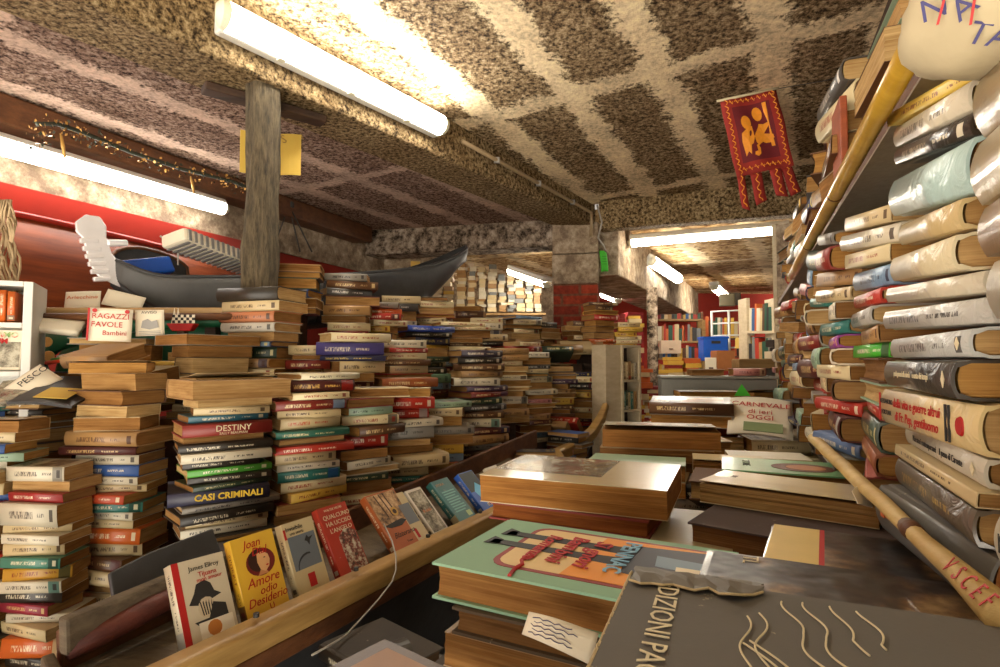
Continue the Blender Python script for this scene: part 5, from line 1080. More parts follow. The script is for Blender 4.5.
LP = [
 ('the sixth pile along the gondola', 362, 1.72, 388, 520, 124, .86, {}), ('the pile with orange-brown top', 405, 1.92, 378, 500, 120, .95, dict(books=[('brown', .034, 'h', 0, dict(rgb=(140, 74, 36)))])),
 ('the pile topped by a light comic', 442, 2.1, 402, 480, 116, .9, dict(books=[('pale green', .022, 'p', 0, dict(front=True)), ('cream', .03, 'p', 0, {})])),
 ('the dark-spined tower', 476, 2.4, 350, 460, 108, .98, dict(books=[('purple', .03, 'h', 0, dict(rgb=(52, 44, 62))), ('black', .03, 'h', 0, {}), ('brown', .03, 'h', 0, {}), ('tan', .03, 'h', 0, {}), ('off-white', .036, 'h', 0, {}), ('purple', .026, 'h', 0, {}), ('dark red', .024, 'h', 0, {}), ('dark green', .03, 'h', 0, {}), ('dark grey', .03, 'h', 0, {})])),
 ('the cream tower past the dark-spined one', 507, 2.7, 348, 425, 104, .9, dict(pal=['cream', 'ivory', 'tan', 'off-white'])),
 ('the tower with red and blue spines', 533, 2.85, 352, 445, 104, .85, {}), ('the tower left of the brick pillar', 556, 3.05, 366, 440, 100, .85, {}), ('the tower under the brick pillar', 580, 3.3, 372, 440, 96, .85, {}), ('the short pile by the pale bookcase', 596, 3.45, 384, 440, 90, .8, {}),
 ('the black-topped pile before the timber post', 262, 1.85, 288, 378, 74, .98, dict(hero=1)),
 ('the pile with the collage cover', 222, 1.72, 336, 400, 150, .96, dict(books=[('silver grey', .03, 'p', 1, dict(front=True, wh=(.17, .23))), ('tan', .034, 'p', 1, {})])),
 ('the small pile right of the timber post', 292, 2.1, 264, 315, 96, .9, dict(books=[('tan', .03, 'h', 1, dict(front=False)), ('brown', .026, 'h', 1, {}), ('dark green', .044, 'h', 1, {})])),
 ('the pile with blue-violet spine', 352, 1.9, 333, 450, 116, .96, dict(books=[('ivory', .032, 'h', 0, dict(front=True)), ('purple', .045, 'h', 0, dict(rgb=(64, 58, 120))), ('navy', .02, 'h', 0, {}), ('cream', .04, 'p', 0, {}), ('cream', .03, 'p', 1, {})])),
 ('the pile above the blue-violet spine', 347, 2.25, 274, 345, 112, .95, {}), ('the yellow-spined back pile', 372, 2.35, 300, 350, 108, .9, dict(books=[('grey', .028, 'h', 0, {}), ('orange', .028, 'h', 0, {}), ('red', .028, 'h', 0, {}), ('ivory', .026, 'p', 0, {}), ('yellow', .03, 'p', 0, {})])),
 ('the pile with red band in mid heap', 402, 2.15, 340, 440, 116, .9, dict(books=[('off-white', .03, 'p', 0, {}), ('red', .018, 'p', 0, {}), ('ivory', .026, 'p', 0, {}), ('brown', .024, 'h', 0, {}), ('cream', .03, 'p', 0, {})])),
 ('the dark green pile in mid heap', 440, 2.35, 348, 430, 112, .95, dict(books=[('tan', .036, 'h', 1, {}), ('dark green', .024, 'h', 0, {}), ('dark green', .024, 'h', 0, {}), ('black', .026, 'h', 0, {}), ('pale green', .04, 'h', 0, dict(rgb=(96, 128, 100))), ('light blue', .028, 'h', 0, {}), ('dark red', .026, 'h', 0, {})])),
 ('the pile with bright blue cover', 425, 2.65, 326, 380, 116, 1.1, dict(books=[('blue', .03, 'h', 0, dict(rgb=(30, 66, 160), front=True)), ('black', .024, 'h', 0, {})])),
 ('the pale pile right of bright blue cover', 460, 2.8, 322, 380, 112, 1.05, dict(pal=['cream', 'ivory', 'tan', 'brown'])),
 ('the far heap left of the curved hull end', 398, 2.75, 296, 350, 104, 1.0, {}), ('the far heap under the boat stern', 432, 3.0, 298, 345, 100, 1.05, {}),
 ('the red-banded pile left of the pillar', 520, 3.1, 342, 400, 108, 1.0, dict(books=[('ivory', .024, 'p', 0, {}), ('red', .034, 'h', 0, {}), ('cream', .03, 'p', 0, {})])),
 ('the far slope pile below the glowing tube', 486, 3.2, 318, 370, 104, 1.0, {}), ('the far slope pile beside the pillar', 522, 3.45, 316, 370, 98, 1.05, {}), ('the topmost far slope pile', 470, 3.6, 306, 350, 94, 1.0, {}),
 ('the far slope pile against the pillar', 540, 3.62, 322, 372, 120, .95, {}),
 ('the left heap under the magazines', 36, 1.66, 398, 470, 80, .95, dict(books=[('brown', .03, 'h', 1, {}), ('black', .02, 'h', 0, {})])),
 ('the leaning pages heap by the sign', 120, 1.75, 338, 420, 100, .98, dict(flip=.8, jit=22, books=[('grey', .022, 'h', 1, dict(front=False)), ('tan', .05, 'p', 1, {})])),
 ('the pile behind the DESTINY pile', 178, 1.75, 352, 430, 100, .95, dict(flip=.7)),
 ('the back pile beside the green boat', 75, 1.82, 372, 440, 95, .95, dict(jit=12, books=[('dark grey', .034, 'h', 1, {})])),
 ('the gap pile behind the sun cover book', 310, 1.86, 345, 420, 110, .9, {}),
 ('the low pile in the gondola stern', 566, 2.78, 432, 470, 70, .9, dict(tmul=.8)), ('the small magazines pile by the curved rim', 536, 2.45, 452, 480, 80, .9, dict(tmul=.7)),
 ('the pile on top of the pale bookcase', 600, 3.55, 302, 352, 120, .9, dict(pal=['cream', 'yellow', 'tan', 'brown', 'red', 'orange'])), ('the left pile atop the pale bookcase', 584, 3.6, 320, 352, 100, .8, dict(pal=['cream', 'tan', 'ivory', 'brown'])), ('the right pile atop the pale bookcase', 627, 3.35, 322, 348, 100, .7, dict(pal=['cream', 'yellow', 'red', 'ivory'])),
]
for where, px, Y, yt, yb, yaw, sc, kw in LP:
    kw = dict(kw)
    if kw.pop('hero', 0):
        kw.update(hard=.6, jit=3, books=[('black', .046, 'h', 0, dict(label='thick black hardback topping the pile before the timber post', rgb=(24, 24, 24), spine_print=False, front=False, wh=(.16, .235), page=(206, 176, 122))), ('cream', .034, 'p', 0, dict(wh=(.15, .225))), ('off-white', .036, 'h', 0, dict(rgb=(190, 120, 80), label='hardback with a pictured brown and white spine under the black one')), ('silver grey', .032, 'h', 0, dict(rgb=(196, 190, 176))), ('tan', .03, 'p', 0, dict(turn=180))])
    if 'hero' not in where and 'jit' not in kw and Y > 1.7: yaw += rnd.uniform(-16, 16); kw['jit'] = 11
    stack(where, px, Y, yt, yb, yaw, sc, **kw)
# loose leaning books near the pillar foot
for k, (px, py, Y, yaw, ti, col, lab) in enumerate(((556, 352, 3.35, 100, 32, 'dark green', 'dark green book leaning at the pillar foot'), (566, 350, 3.4, 96, 28, 'tan', 'tan book leaning on the dark green one by the pillar'), (576, 346, 3.45, 90, -24, 'cream', 'cream book tilted the other way by the pillar'), (588, 346, 3.5, 84, -20, 'tan', 'tan book tilted nearest the pale bookcase top'),
        (552, 428, 2.95, 60, 46, 'tan', 'tan book standing aslant at the curved rim end'), (563, 424, 3.02, 60, 44, 'red', 'red book standing aslant inside the curved rim end'), (108, 352, 1.62, 70, -18, 'tan', 'fat old book tipped over in front of the lettered sign'), (135, 372, 1.6, 84, 8, 'cream', 'swollen cream book with its pages toward the aisle under the tipped one'))):
    q = P(px, py, Y); book(.12, .19, .04, col, k % 2 == 0, lab, at(q.x, q.y, q.z - .03, R(yaw + (180 if k == 7 else 0)), 0, R(ti)), front=False); PEDESTALS.append((q.x, q.y, q.z - .11, .05))

# ------------------------------------------------------------------ left edge furniture and bits
def lfr(px, py, Y, face=(.6, -.8), up=(0, 0, 1)): f = Vector((*face, 0)); return frame(Vector((0, 0, 1)).cross(f), up, P(px, py, Y))
sh = thing('white_shelf', 'white painted shelf unit with books at the left edge', 'shelf')
m = lfr(26, 340, 1.62, (.5, -.87)); H = .36
for nm, lo, hi in (('side_panel', (-.01, -.24, -.2), (.012, .17, 0)), ('side_panel', (-.36, -.24, -.2), (-.338, .17, 0)), ('shelf_board', (-.338, -.24, -.2), (-.01, -.222, 0)), ('shelf_board', (-.338, -.105, -.2), (-.01, -.09, 0)), ('shelf_board', (-.338, .035, -.2), (-.01, .05, 0)), ('shelf_board', (-.338, .155, -.2), (-.01, .17, 0)), ('back_panel', (-.338, -.222, -.2), (-.01, .155, -.19))):
    mb = MB(); mb.box(lo, hi); o = mb.build(nm, M['white_plastic'], sh, bevel=.002); o.matrix_local = m
q = m.translation; PEDESTALS.append((q.x - .14, q.y + .08, q.z - .245, .09))
xs = -.03
for k, (c_, tl) in enumerate((('orange', 0), ('orange', 0), ('off-white', .12), ('off-white', .2), ('ivory', 0), ('silver grey', 0), ('blue', .0))):
    t_ = rnd.uniform(.014, .024); b_ = book(.1, .085 + .008 * (k % 3), t_, c_, False, f"{c_} paperback {ORD[k]} from the right on the white shelf's upper board" if k else 'orange paperback at the right end of the white shelf', m @ Matrix.Translation((xs - t_, .052 + .045, -.062)) @ Matrix.Rotation(pi / 2, 4, 'Y') @ Matrix.Rotation(0, 4, 'X'), front=False); xs -= t_ + .003
mz = thing('magazine', 'colourful garden magazine with a red title on the white shelf', 'magazine', mat=m @ Matrix.Translation((-.085, -.03, -.03)) @ Matrix.Rotation(-.15, 4, 'X'))
mb = MB(); mb.box((-.07, -.058, 0), (.07, .058, .004)); mb.build('pages', M['paper_white'], mz)
mb = MB(); mb.box((-.068, -.05, .0042), (.068, .024, .0048)); mb.build('cover_picture', M['garden_picture'] if 'garden_picture' in M else M['front_photo'], mz)
lettering(mz, 'COMPRAMO', .022, Matrix.Translation((0, .044, .0052)), M['red_ink'], bold=.0008); lettering(mz, 'MUSEUM', .02, Matrix.Translation((0, .026, .0056)), M['red_ink'], bold=.0008)
t = NT('garden_picture'); v = t.coord(); n = t.noise(v, 60, 3); M['garden_picture'] = t.out(t.ramp(n, (.35, (.1, .3, .06)), (.48, (.4, .5, .2)), (.55, (.8, .6, .4)), (.65, (.6, .15, .1))), .4)
mz.children[1].data.materials[0] = M['garden_picture']
for k, c_ in enumerate(('blue', 'teal', 'navy')): book(.1, .15, .016, c_, False, f'{c_} book lying on the bottom board of the white shelf', m @ Matrix.Translation((-.12 + .01 * k, -.221 + .0175 * k, -.075)) @ Matrix.Rotation(-pi / 2, 4, 'X') @ Matrix.Rotation(pi / 2, 4, 'Z'), front=False)
# fishing net
nt = MB()
for k in range(26):
    x0 = rnd.uniform(-14, 17); pts = []
    for j in range(9):
        py = 200 + 92 * j / 8; sp_ = .5 + .7 * j / 8
        pts.append(P(x0 * sp_ + 3 + 3 * sin(j * 1.7 + k), py, 1.72 + .03 * sin(k * 2.1 + j)))
    nt.tube(pts, .0035, 5)
tag(nt.build('fishing_net', M['net_fibre'], smooth=True), 'old fishing net gathered and hanging at the left edge', 'net')['kind'] = 'stuff'
# green boat rim
gb = thing('green_boat', 'green painted boat end curving behind the left piles', 'boat')
pts = [P(x, y, 1.9) for x, y in ((36, 392), (37, 370), (41, 353), (54, 342), (78, 335), (105, 329), (140, 325), (190, 322), (226, 322))]
mb = MB(); mb.tube(pts, [.03, .034, .036, .036, .032, .028, .022, .02, .018], 10); mb.build('rim', M['green_paint'], gb, smooth=True)
mb = MB(); mb.grid(lambda u, v: pts[min(int(u * 8), 7)].lerp(pts[min(int(u * 8), 7) + 1], u * 8 - min(int(u * 8), 7)) + Vector((.02, .06, -.16 * v)), 16, 4); mb.build('hull', M['green_paint'], gb, smooth=True, solid=.015)
for py in (342, 356):
    c0 = P(47 + (py - 342) * .15, py, 1.84); mb = MB(); mb.tube([c0, c0 + Vector((.002, -.006, 0))], .017, 16)
    if py == 342: md = thing('medallion', 'two round gilt medallions hanging on the green boat end', 'ornament')
    mb.build('disc', M['gold_leaf'], md, bevel=.002)
# timber ledge with paper things
ld = thing('timber_ledge', 'orange-brown timber ledge under the red boat', 'ledge')
a, b = P(48, 312, 1.82), P(238, 312, 1.9)
mb = MB(); mb.tube([a, b], .05, prof=[(-1.2, -.3), (.6, -.3), (.6, .25), (-1.2, .25)]); mb.build('board', M['wood_pale'], ld, bevel=.004)
mb = MB(); mb.tube([a + Vector((.03, -.055, -.02)), b + Vector((.03, -.055, -.02))], .012, 8); mb.build('edge_rail', M['wood_brown'], ld, smooth=True)
PEDESTALS.append((a.x + .1, a.y + .06, a.z - .03, .03)); PEDESTALS.append((b.x - .1, b.y + .03, b.z - .03, .03))
def sheet(name, label, cat, px, py, Y, w, h, mat, face=(.35, -.94), tilt=0, texts=(), roll=0, th=.002, curl=.006):
    r = thing(name, label, cat, mat=lfr(px, py, Y, face) @ Matrix.Rotation(tilt, 4, 'X') @ Matrix.Rotation(roll, 4, 'Z'))
    mb = MB(); mb.grid(lambda u, v: ((u - .5) * w, (v - .5) * h, curl * sin(u * 3.1) * sin(v * 2 + 1)), 8, 8); mb.build('sheet', mat, r, smooth=True, solid=th)
    for s, size, x, y, mt in texts: lettering(r, s, size, Matrix.Translation((x, y, curl + th)), mt)
    return r
sg = sheet('handwritten_sign', 'white handwritten sign with red letters RAGAZZI FAVOLE BAMBINI', 'sign', 111, 325, 1.62, .105, .095, M['paper_white'], texts=(('RAGAZZI', .022, 0, .024, M['red_ink']), ('FAVOLE', .022, -.008, .0, M['red_ink']), ('Bambini', .019, .012, -.024, M['red_ink'])), roll=-.03)
mb = MB(); mb.box((-.056, -.046, .007), (-.051, .046, .009)); mb.build('red_margin', M['red_ink'], sg)
for x in (-.04, .04):
    mb = MB(); mb.tube([(x, .04, .006), (x, .04, .009)], .006, 10); mb.build('red_dot', M['red_ink'], sg)
pn = sheet('printed_notice', 'small white notice with a grey drawing beside the handwritten sign', 'notice', 150, 323, 1.68, .075, .078, M['paper_white'], texts=(('AVVISO', .012, 0, .031, M['black_ink']),), roll=.05)
mb = MB(); mb.prism([(-.022, -.014), (-.018, .006), (-.004, .012), (.006, .004), (.02, .008), (.024, -.014), (.0, -.02)], .007, .0086); mb.build('printed_drawing', tint('', (150, 146, 140)), pn)
for k in range(3):
    mb = MB(); mb.box((-.028, -.026 - .005 * k, .007), (.028, -.0245 - .005 * k, .0086)); mb.build('printed_line', tint('', (150, 146, 140)), pn)
sheet('envelope', 'cream envelope propped on the ledge beside the metal prow', 'envelope', 124, 301, 1.93, .12, .06, M['paper_white'], tilt=-.3, roll=-.25)
sheet('picture_card', 'cream card with orange script standing on the ledge', 'card', 83, 300, 1.9, .1, .07, M['paper_white'], tilt=-.5, texts=(('Arlecchino', .02, 0, .006, tint('', (200, 100, 40))),), roll=.1)
sheet('paper_stack', 'fanned white papers lying above the green boat end', 'papers', 50, 327, 1.74, .17, .06, M['paper_white'], tilt=-.9, roll=-.1, th=.02)
cl = sheet('curled_calendar', 'curled white calendar sheet with dark lettering at the lower left heap', 'calendar', 34, 384, 1.52, .1, .08, M['paper_white'], tilt=-.6, texts=(('PESCO', .026, .01, .006, M['black_ink']),), roll=.9, curl=.02)
for k, (px, py, Y, c_, lab) in enumerate(((30, 392, 1.5, 'black_ink', 'glossy magazine with black and white cover at the left heap top'), (64, 391, 1.5, 'paper_yellow', 'dark magazine with a yellow panel on the left heap'))):
    r = thing('magazine', lab, 'magazine', mat=lfr(px, py, Y, (.3, -.95)) @ Matrix.Rotation(-1.25, 4, 'X') @ Matrix.Rotation(.2 - .4 * k, 4, 'Z'))
    mb = MB(); mb.grid(lambda u, v: ((u - .5) * .15, (v - .5) * .19, .004 * sin(u * 4)), 8, 4); mb.build('pages', M['front_photo'] if k == 0 else tint('', (36, 34, 34)), r, solid=.006)
    if k:
        mb = MB(); mb.box((-.03, -.07, .008), (.05, .0, .0095)); mb.build('cover_panel', M['paper_yellow'], r)
for k, (px, py, c_) in enumerate(((62, 361, (200, 60, 30)), (68, 358, (80, 150, 60)), (74, 355, (214, 206, 190)), (90, 351, (40, 60, 150)))):
    mb = MB(); p0 = P(px - 16, py + 2, 1.74); p1 = P(px + 18, py - 3, 1.72); mb.tube([p0, p1], .006, 8)
    o = mb.build('rolled_print', tint('', c_), smooth=True); tag(o, ('red', 'green', 'white', 'blue')[k] + ' rolled print lying under the green boat end', 'print')
# little chequered toy boat
tb_ = thing('toy_boat', 'tiny chequered toy sailing boat on the ledge below the black boat', 'toy'); c0 = P(183, 325, 1.8)
mb = MB(); mb.hexa([c0 + Vector(p) for p in ((-.03, -.012, -.02), (.03, -.012, -.02), (.03, .012, -.02), (-.03, .012, -.02), (-.045, -.018, .004), (.045, -.018, .004), (.045, .018, .004), (-.045, .018, .004))]); mb.build('hull', M['red_ink'], tb_, bevel=.003)
for i in range(8):
    for j in range(3):
        mb = MB(); x, z = -.026 + .009 * i, .005 + .009 * j; mb.box(c0 + Vector((x, -.016, z)), c0 + Vector((x + .009, -.014, z + .009))); mb.build('check', M['paper_white' if (i + j) % 2 else 'black_ink'], tb_)
for x in (-.03, -.018):
    mb = MB(); mb.prism([(x - .008, .0), (x + .01, .0), (x + .001, .05)], -.001, .001); o = mb.build('sail', M['paper_white'], tb_); o.matrix_local = frame((1, 0, 0), (0, 0, 1), c0 + Vector((0, 0, .005)))
PEDESTALS.append((c0.x, c0.y, c0.z - .021, .02))
# garland of dried flowers along the wall beam
gl = thing('dried_garland', 'dried garland with tiny gilt flowers strung along the wall beam', 'garland')
gp_ = [P(x, y, 2.08 + .9 * (x / 240)) + Vector((.06, -.04, 0)) for x, y in ((30, 128), (50, 128), (75, 136), (100, 146), (125, 156), (150, 164), (175, 172), (200, 178), (225, 184), (240, 190))]
mb = MB(); mb.tube(gp_, .009, 6); mb.build('stem', M['leaf_dark'], gl, smooth=True)
lf, fw_ = MB(), MB()
for k in range(420):
    f = rnd.random() * (len(gp_) - 1.001); i = int(f); p = gp_[i].lerp(gp_[i + 1], f - i) + Vector((rnd.gauss(0, .02), rnd.gauss(0, .02), rnd.gauss(-.008, .02)))
    if k < 40: p = gp_[0].lerp(gp_[1], rnd.random() * .6) + Vector((rnd.gauss(0, .012), 0, -rnd.random() * .12))
    T = fw_ if k % 2 else lf; r = rnd.uniform(.004, .009)
    d1, d2 = Vector((rnd.gauss(0, 1), rnd.gauss(0, 1), rnd.gauss(0, 1))).normalized() * r, Vector((rnd.gauss(0, 1), rnd.gauss(0, 1), rnd.gauss(0, 1))).normalized() * r
    ids = [T.pt(p + d1), T.pt(p + d2), T.pt(p - d1), T.pt(p - d2)]; T.face(ids)
o = lf.build('leaves', M['leaf_dark'], gl); o['kind'] = 'stuff'; o = fw_.build('flowers', M['gold_leaf'], gl); o['kind'] = 'stuff'
for px, py, l in ((58, 139, .09), (186, 180, .08)):
    q = P(px, py, 2.12 + (px - 58) * .0042) + Vector((.05, -.05, 0)); mb = MB(); mb.tube([q, q + Vector((.01, 0, -l * .5)), q + Vector((.018, 0, -l))], [.004, .007, .005], 6); mb.build('tassel', M['gold_leaf'], gl, smooth=True)

# ------------------------------------------------------------------ pale bookcase and the rooms beyond
bcs = thing('bookcase', 'narrow pale wooden bookcase standing past the pillar on the left of the aisle', 'bookcase')
c0 = P(622, 345, 3.2); top = c0.z; fz = CZ - .62
Hc = top - fz
# the open side looks toward the aisle (+x, towards the viewer's right)
m2 = frame((.85, .53, 0), (-.53, .85, 0), (c0.x, c0.y, fz)); Wd, Dp = .15, .13
for nm, lo, hi in (('side_panel', (0, 0, 0), (.014, Dp, Hc)), ('side_panel', (Wd - .014, 0, 0), (Wd, Dp, Hc)), ('top_board', (.014, 0, Hc - .014), (Wd - .014, Dp, Hc)), ('shelf_board', (.014, 0, Hc * .70), (Wd - .014, Dp, Hc * .70 + .012)), ('shelf_board', (.014, 0, Hc * .46), (Wd - .014, Dp, Hc * .46 + .012)), ('shelf_board', (.014, 0, Hc * .2), (Wd - .014, Dp, Hc * .2 + .012)), ('back_panel', (.014, Dp - .008, 0), (Wd - .014, Dp, Hc - .014))):
    mb = MB(); mb.box(lo, hi); mb.v = [m2 @ v for v in mb.v]; mb.build(nm, M['wood_white'], bcs, bevel=.0015)
mb = MB(); mb.box((-.115, .012, .0), (-.002, Dp, Hc)); mb.v = [m2 @ v for v in mb.v]; mb.build('end_panel', M['wood_white'], bcs, bevel=.002)
PEDESTALS.append((c0.x, c0.y + .06, fz, .07))
for row, (zz, cols) in enumerate(((Hc * .70 + .0125, ('cream', 'ivory', 'tan', 'cream', 'off-white')), (Hc * .46 + .0125, ('teal', 'dark green', 'cream', 'teal', 'tan')), (Hc * .2 + .0125, ('dark green', 'black', 'dark green', 'navy')))):
    x = .018
    for k, c_ in enumerate(cols):
        t_ = rnd.uniform(.018, .027); hh = rnd.uniform(.095, .12)
        if x + t_ > Wd - .016: break
        book(.09, hh, t_ - .001, c_, False, f"{c_} paperback upright, {ORD[k] if k else 'first'} on the pale bookcase's {('upper', 'middle', 'lower')[row]} shelf", m2 @ Matrix.Translation((x, .055, zz + hh / 2)) @ Matrix(((0, 0, 1, 0), (1, 0, 0, 0), (0, 1, 0, 0), (0, 0, 0, 1))), front=False); x += t_
gc = thing('green_tag', 'bright green paper tag hanging on the concrete pillar top', 'tag', mat=frame((.95, .25, .05), (-.05, 0, 1), P(604, 261, 3.95)))
mb = MB(); mb.grid(lambda u, v: ((u - .5) * .055, (v - .5) * .15, .006 * sin(v * 5)), 4, 8); mb.build('sheet', M['paper_green'], gc, solid=.002, smooth=True)
for k in range(4):
    mb = MB(); mb.box((-.018, .03 - .018 * k, .0075), (.018, .033 - .018 * k, .0085)); mb.build('printed_line', tint('', (40, 120, 30)), gc)
mb = MB(); mb.tube([P(597, 205, 3.87), P(602, 222, 3.86), P(598, 238, 3.87), P(604, 246, 3.9), P(606, 252, 3.93)], .006, 6); tag(mb.build('loose_wires', M['cable_white'], smooth=True), 'tangled pale wires coming down at the pillar top', 'wire')
# back shelves: things for the furniture, one object for the spines nobody can tell apart
db = MB(); dcol = []
def dbox(lo, hi, m, ci): 
    n0 = len(db.f); db.box(lo, hi, ci, m)
DC = [(206, 184, 138), (216, 206, 180), (168, 128, 78), (40, 36, 34), (130, 30, 24), (176, 50, 30), (40, 80, 60), (50, 90, 140), (214, 172, 66), (92, 58, 34), (196, 96, 40), (120, 122, 118)]
DM = [tint('', c) for c in DC]
def far_row(p, q, hgt, depth=.1, lo=.02, hi=.045, lean=0):
    """upright spines on a shelf between two points"""
    p, q = Vector(p), Vector(q); L_ = (q - p).length; m = frame(q - p, Vector((0, 0, 1)).cross(q - p), p); x = 0
    while x < L_ - .012:
        w = rnd.uniform(lo, hi)
        if x + w > L_: break
        if rnd.random() < .95: dbox((x + .001, 0, 0), (x + w - .001, depth, hgt * rnd.uniform(.72, 1)), m, rnd.randrange(len(DM)))
        x += w
def far_pile(px, Y, ytop, ybot, w=.2, d=.14, pal=None):
    q = P(px, ytop, Y); z1, z0 = q.z, P(px, ybot, Y).z; z = z0
    while z < z1:
        t_ = rnd.uniform(.025, .05); ww = w * rnd.uniform(.8, 1.05); m = at(q.x + rnd.uniform(-.012, .012), Y, z, rnd.gauss(0, .1)); dbox((-ww / 2, -d / 2, 0), (ww / 2, d / 2, t_ - .002), m, rnd.choice(pal) if pal else rnd.randrange(len(DM))); z += t_
def shelf_unit(label, px0, px1, Y0, Y1, ys, ytop, ybot, depth=.16, mat='wood_pale', rows=True, posts=True, lo=.02, hi=.045):
    r = thing('bookshelf', label, 'bookshelf')
    for y in ys:
        p, q = P(px0, y, Y0), P(px1, y, Y1); m = frame(q - p, Vector((0, 0, 1)).cross(q - p), p); L_ = (q - p).length
        mb = MB(); mb.box((0, -.01, -.02), (L_, depth, 0)); mb.v = [m @ v for v in mb.v]; mb.build('shelf_board', M[mat], r, bevel=.002)
    for px, Y in ((px0, Y0), (px1, Y1)):
        if not posts: break
        a, b = P(px, ytop, Y), P(px, ybot, Y); mb = MB(); mb.box((-.015, .0, b.z), (.015, depth, a.z), 0, Matrix.Translation((a.x, a.y, 0))); mb.build('upright', M[mat], r, bevel=.002)
    for i, y in enumerate(ys):
        if not rows: break
        up = ys[i - 1] if i else ytop
        hgt = (P(px0, up, Y0).z - P(px0, y, Y0).z) - .05
        a, b = P(px0, y, Y0), P(px1, y, Y1); d_ = (b - a).normalized() * .02; a, b = a + d_ + Vector((0, .012, .002)), b - d_ + Vector((0, .012, .002)); far_row(a, b, min(max(hgt, .06), .32), lo=lo, hi=hi)
    return r
shelf_unit('pale bookshelf along the back between grey post and white rack', 656, 704, 6.2, 6.0, (341, 358, 376), 320, 395)
shelf_unit('dim back shelf under the plaster beam left of the red wall', 657, 703, 6.3, 6.1, (319,), 309, 321, posts=False)
shelf_unit('far bookshelf behind the white wire rack', 702, 748, 6.9, 6.7, (338, 356), 312, 372, mat='wood_brown')
shelf_unit('bookshelf in front of the white panel at the right back', 748, 776, 4.6, 4.3, (331, 362, 392), 298, 400, mat='wood_white')
shelf_unit('shelf with book towers left of the pillar below the glowing tube', 458, 546, 5.5, 5.42, (313,), 300, 318, mat='wood_pale', rows=False, posts=False)
for k, px in enumerate((462, 472, 482, 492, 502, 511, 520, 529, 538)):
    far_pile(px, 5.56 - k * .008, (266, 264, 270, 268, 276, 273, 282, 277, 286)[k], 312, .07 if k % 3 else .088, .1, (0, 1, 2, 11, 1, 0))
for k, px in enumerate((415, 426, 437, 448)): far_pile(px, 4.5, 266 + k, 318, .08, .1, (0, 8, 2, 0))
for px, yt in ((640, 396), (651, 386), (640, 372), (664, 372), (645, 408), (628, 400), (672, 360), (690, 362)): far_pile(px, 4.4 if px < 660 else 5.2, yt, 430 if px < 660 else 386, .15, .14, (0, 1, 2, 8, 10, 4))
for px, yt in ((782, 345), (775, 372), (768, 380)): far_pile(px, 3.7, yt, 420, .15, .12)
for px in (606, 618, 634): far_pile(px, 4.7, 318, 380, .12, .1, (0, 4, 8, 10))
o = db.build('distant_books', DM); o['kind'] = 'stuff'; tag(o, 'rows and towers of small distant books in the back rooms', 'books')
# white panel at the right back
mb = MB(); m = at(P(779, 300, 3.15).x, 3.15, 0, R(-62)); mb.box((-.02, -.012, 0), (.26, .012, P(779, 226, 3.15).z), 0, m)
wp = thing('bookcase_end', 'tall white bookcase end panel before the right-hand wall', 'bookcase'); mb.build('panel', M['plaster_old'], wp, bevel=.003)
mb = MB(); mb.box((-.024, -.016, 0), (.0, .016, P(779, 226, 3.15).z + .01), 0, m); mb.build('edge_strip', M['wood_white'], wp, bevel=.002)
# drawer box with label
dr = thing('drawer_box', 'pale pink drawer box with a small handle on the back bookshelf', 'drawer', mat=lfr(671, 347, 5.9, (-.1, -1)))
mb = MB(); mb.box((-.105, -.07, -.12), (.105, .07, 0)); mb.build('front', tint('', (226, 200, 168)), dr, bevel=.004)
mb = MB(); mb.box((-.02, -.025, .001), (.02, -.015, .012)); mb.build('handle', M['wood_brown'], dr)
# white wire rack with blue crate
wr = thing('wire_rack', 'white wire display rack in front of the red back wall', 'rack')
p, q = P(713, 386, 5.4), P(748, 386, 5.2); z0, z1 = 1.1505, P(716, 311, 5.4).z
for f in (0, .5, 1):
    a = p.lerp(q, f); mb = MB(); mb.tube([(a.x, a.y, z0), (a.x, a.y, z1)], .012, 8); mb.build('upright', M['white_plastic'], wr, smooth=True)
for k in range(5):
    z = z0 + (z1 - z0) * (.35 + .16 * k); mb = MB(); mb.tube([(p.x, p.y, z), (q.x, q.y, z)], .008, 6); mb.build('crossbar', M['white_plastic'], wr, smooth=True)
for k, (px, py, w, h, c_) in enumerate(((727, 300, .14, .12, (120, 110, 84)), (735, 299, .1, .12, (70, 62, 50)))):
    sheet('framed_picture', ('left' if k == 0 else 'right') + ' of two small pictures propped on top of the wire rack', 'picture', px, py, 5.35, w, h, tint('', c_), face=(-.2, -1), th=.02)
cr = thing('plastic_crate', 'blue plastic crate beside the white wire rack', 'crate', mat=lfr(716, 349, 5.15, (-.1, -1)))
mb = MB(); mb.box((-.11, -.11, -.2), (.11, .11, 0)); mb.build('body', M['blue_plastic'], cr, bevel=.008); mb = MB(); mb.box((-.118, .095, -.205), (.118, .115, .006)); mb.build('rim', M['blue_plastic'], cr, bevel=.004)
mb = MB(); mb.box((-.04, .05, .001), (.04, .075, .006)); mb.build('handle_slot', M['black_ink'], cr)
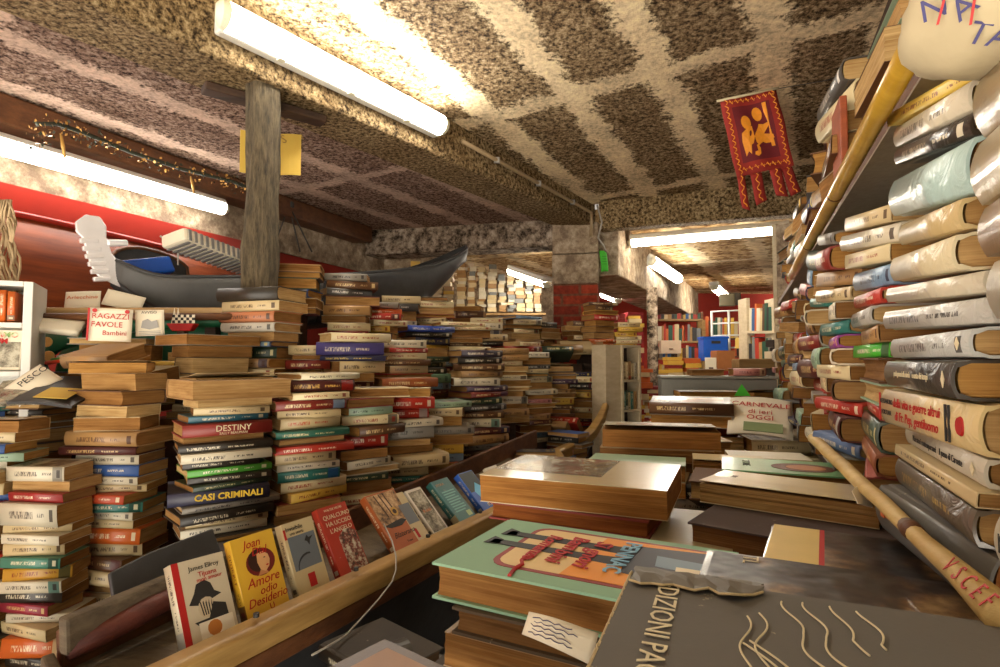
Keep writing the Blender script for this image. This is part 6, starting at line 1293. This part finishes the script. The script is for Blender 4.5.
for nm, lab, px, py, Y, w, h, d, mt in (('cardboard_box', 'red-brown cardboard box on the back table', 726, 361, 4.8, .15, .17, .2, M['box_brown']), ('cardboard_box', 'yellow cardboard box on the back shelf', 750, 343, 4.9, .16, .09, .15, M['paper_yellow']), ('paper_roll', 'white roll of paper on the yellow box', 751, 331, 4.9, .08, .08, .08, M['white_plastic']), ('wooden_crate', 'olive wooden tray at the far end of the tables', 757, 364, 3.6, .22, .055, .16, M['wood_pale'])):
    r = thing(nm, lab, 'box', mat=lfr(px, py, Y, (-.1, -1)))
    mb = MB()
    if nm == 'paper_roll': mb.tube([(0, -h / 2, -d / 2), (0, h / 2, -d / 2)], w / 2, 16)
    else: mb.box((-w / 2, -h / 2, -d), (w / 2, h / 2, 0))
    mb.build('body', mt, r, bevel=.003); mb = MB(); mb.box((-w * .48, h / 2 - .004, -d * .97), (w * .48, h / 2 + .006, .002)); mb.build('top', mt, r, bevel=.002)
    q = r.matrix_world.translation; 
sc_ = thing('small_stand', 'little white stand with a portrait card on the far table', 'stand', mat=lfr(711, 366, 4.7, (-.1, -1)))
mb = MB(); mb.box((-.045, -.07, -.02), (.045, .07, 0)); mb.build('panel', M['paper_white'], sc_, bevel=.002); mb = MB(); mb.box((-.018, -.055, .001), (.018, -.01, .004)); mb.build('picture', tint('', (90, 60, 40)), sc_)
ch = thing('red_crate_stack', 'tall dark red plastic crate stack behind the grey post', 'crate', mat=lfr(636, 340, 5.6, (.1, -1)))
mb = MB(); mb.box((-.08, -.28, -.3), (.08, .28, 0)); mb.build('body', M['crimson_plastic'], ch, bevel=.006)
for k in range(4):
    mb = MB(); mb.box((-.085, -.27 + .14 * k, -.3), (.085, -.25 + .14 * k, .006)); mb.build('rim', M['crimson_plastic'], ch)
q = P(700, 392, 4.4); bt = thing('back_table', 'plain table carrying things at the back of the aisle', 'table')
mb = MB(); mb.box((1.28, 4.72, q.z - .03), (2.3, 5.75, q.z)); mb.build('tabletop', M['wood_brown'], bt, bevel=.004)
for x, y in ((1.33, 4.78), (2.25, 4.78), (1.33, 5.7), (2.25, 5.7)):
    mb = MB(); mb.box((x - .025, y - .025, 0), (x + .025, y + .025, q.z - .031)); mb.build('leg', M['wood_brown'], bt)

# blocks that carry the piles (never seen: they stand under the lowest books)
for x, y, z, r in PEDESTALS:
    if z < .05: continue
    mb = MB(); mb.box((x - r * .6, y - r * .6, 0), (x + r * .6, y + r * .6, z - .001)); struct(mb.build('floor_block', M['wood_dark']))

# ------------------------------------------------------------------ added fill through the open rear, brighter below the horizon to lift ceilings; view
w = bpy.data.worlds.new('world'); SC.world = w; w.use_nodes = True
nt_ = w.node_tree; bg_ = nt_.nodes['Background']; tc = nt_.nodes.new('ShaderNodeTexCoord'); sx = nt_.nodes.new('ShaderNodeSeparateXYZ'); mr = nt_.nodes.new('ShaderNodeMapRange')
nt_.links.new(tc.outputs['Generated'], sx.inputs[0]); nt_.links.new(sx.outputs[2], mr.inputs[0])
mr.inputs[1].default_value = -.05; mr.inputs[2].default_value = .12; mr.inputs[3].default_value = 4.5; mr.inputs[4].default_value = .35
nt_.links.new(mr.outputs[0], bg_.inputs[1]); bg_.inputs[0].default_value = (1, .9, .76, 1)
SC.view_settings.view_transform = 'Standard'; SC.view_settings.look = 'None'; SC.view_settings.gamma = 1
SC.view_settings.exposure = 0.6; SC.view_settings.use_curve_mapping = False
SC.cycles.use_denoising = True; SC.cycles.max_bounces = 6; SC.cycles.diffuse_bounces = 4; SC.cycles.sample_clamp_indirect = 6
for o in list(C.objects):
    if o.get('_dims') is not None: del o['_dims']
print('BOOKS', len(BOOKS), sum(b.name.startswith('hard') for b in BOOKS), 'objects', len(C.objects))
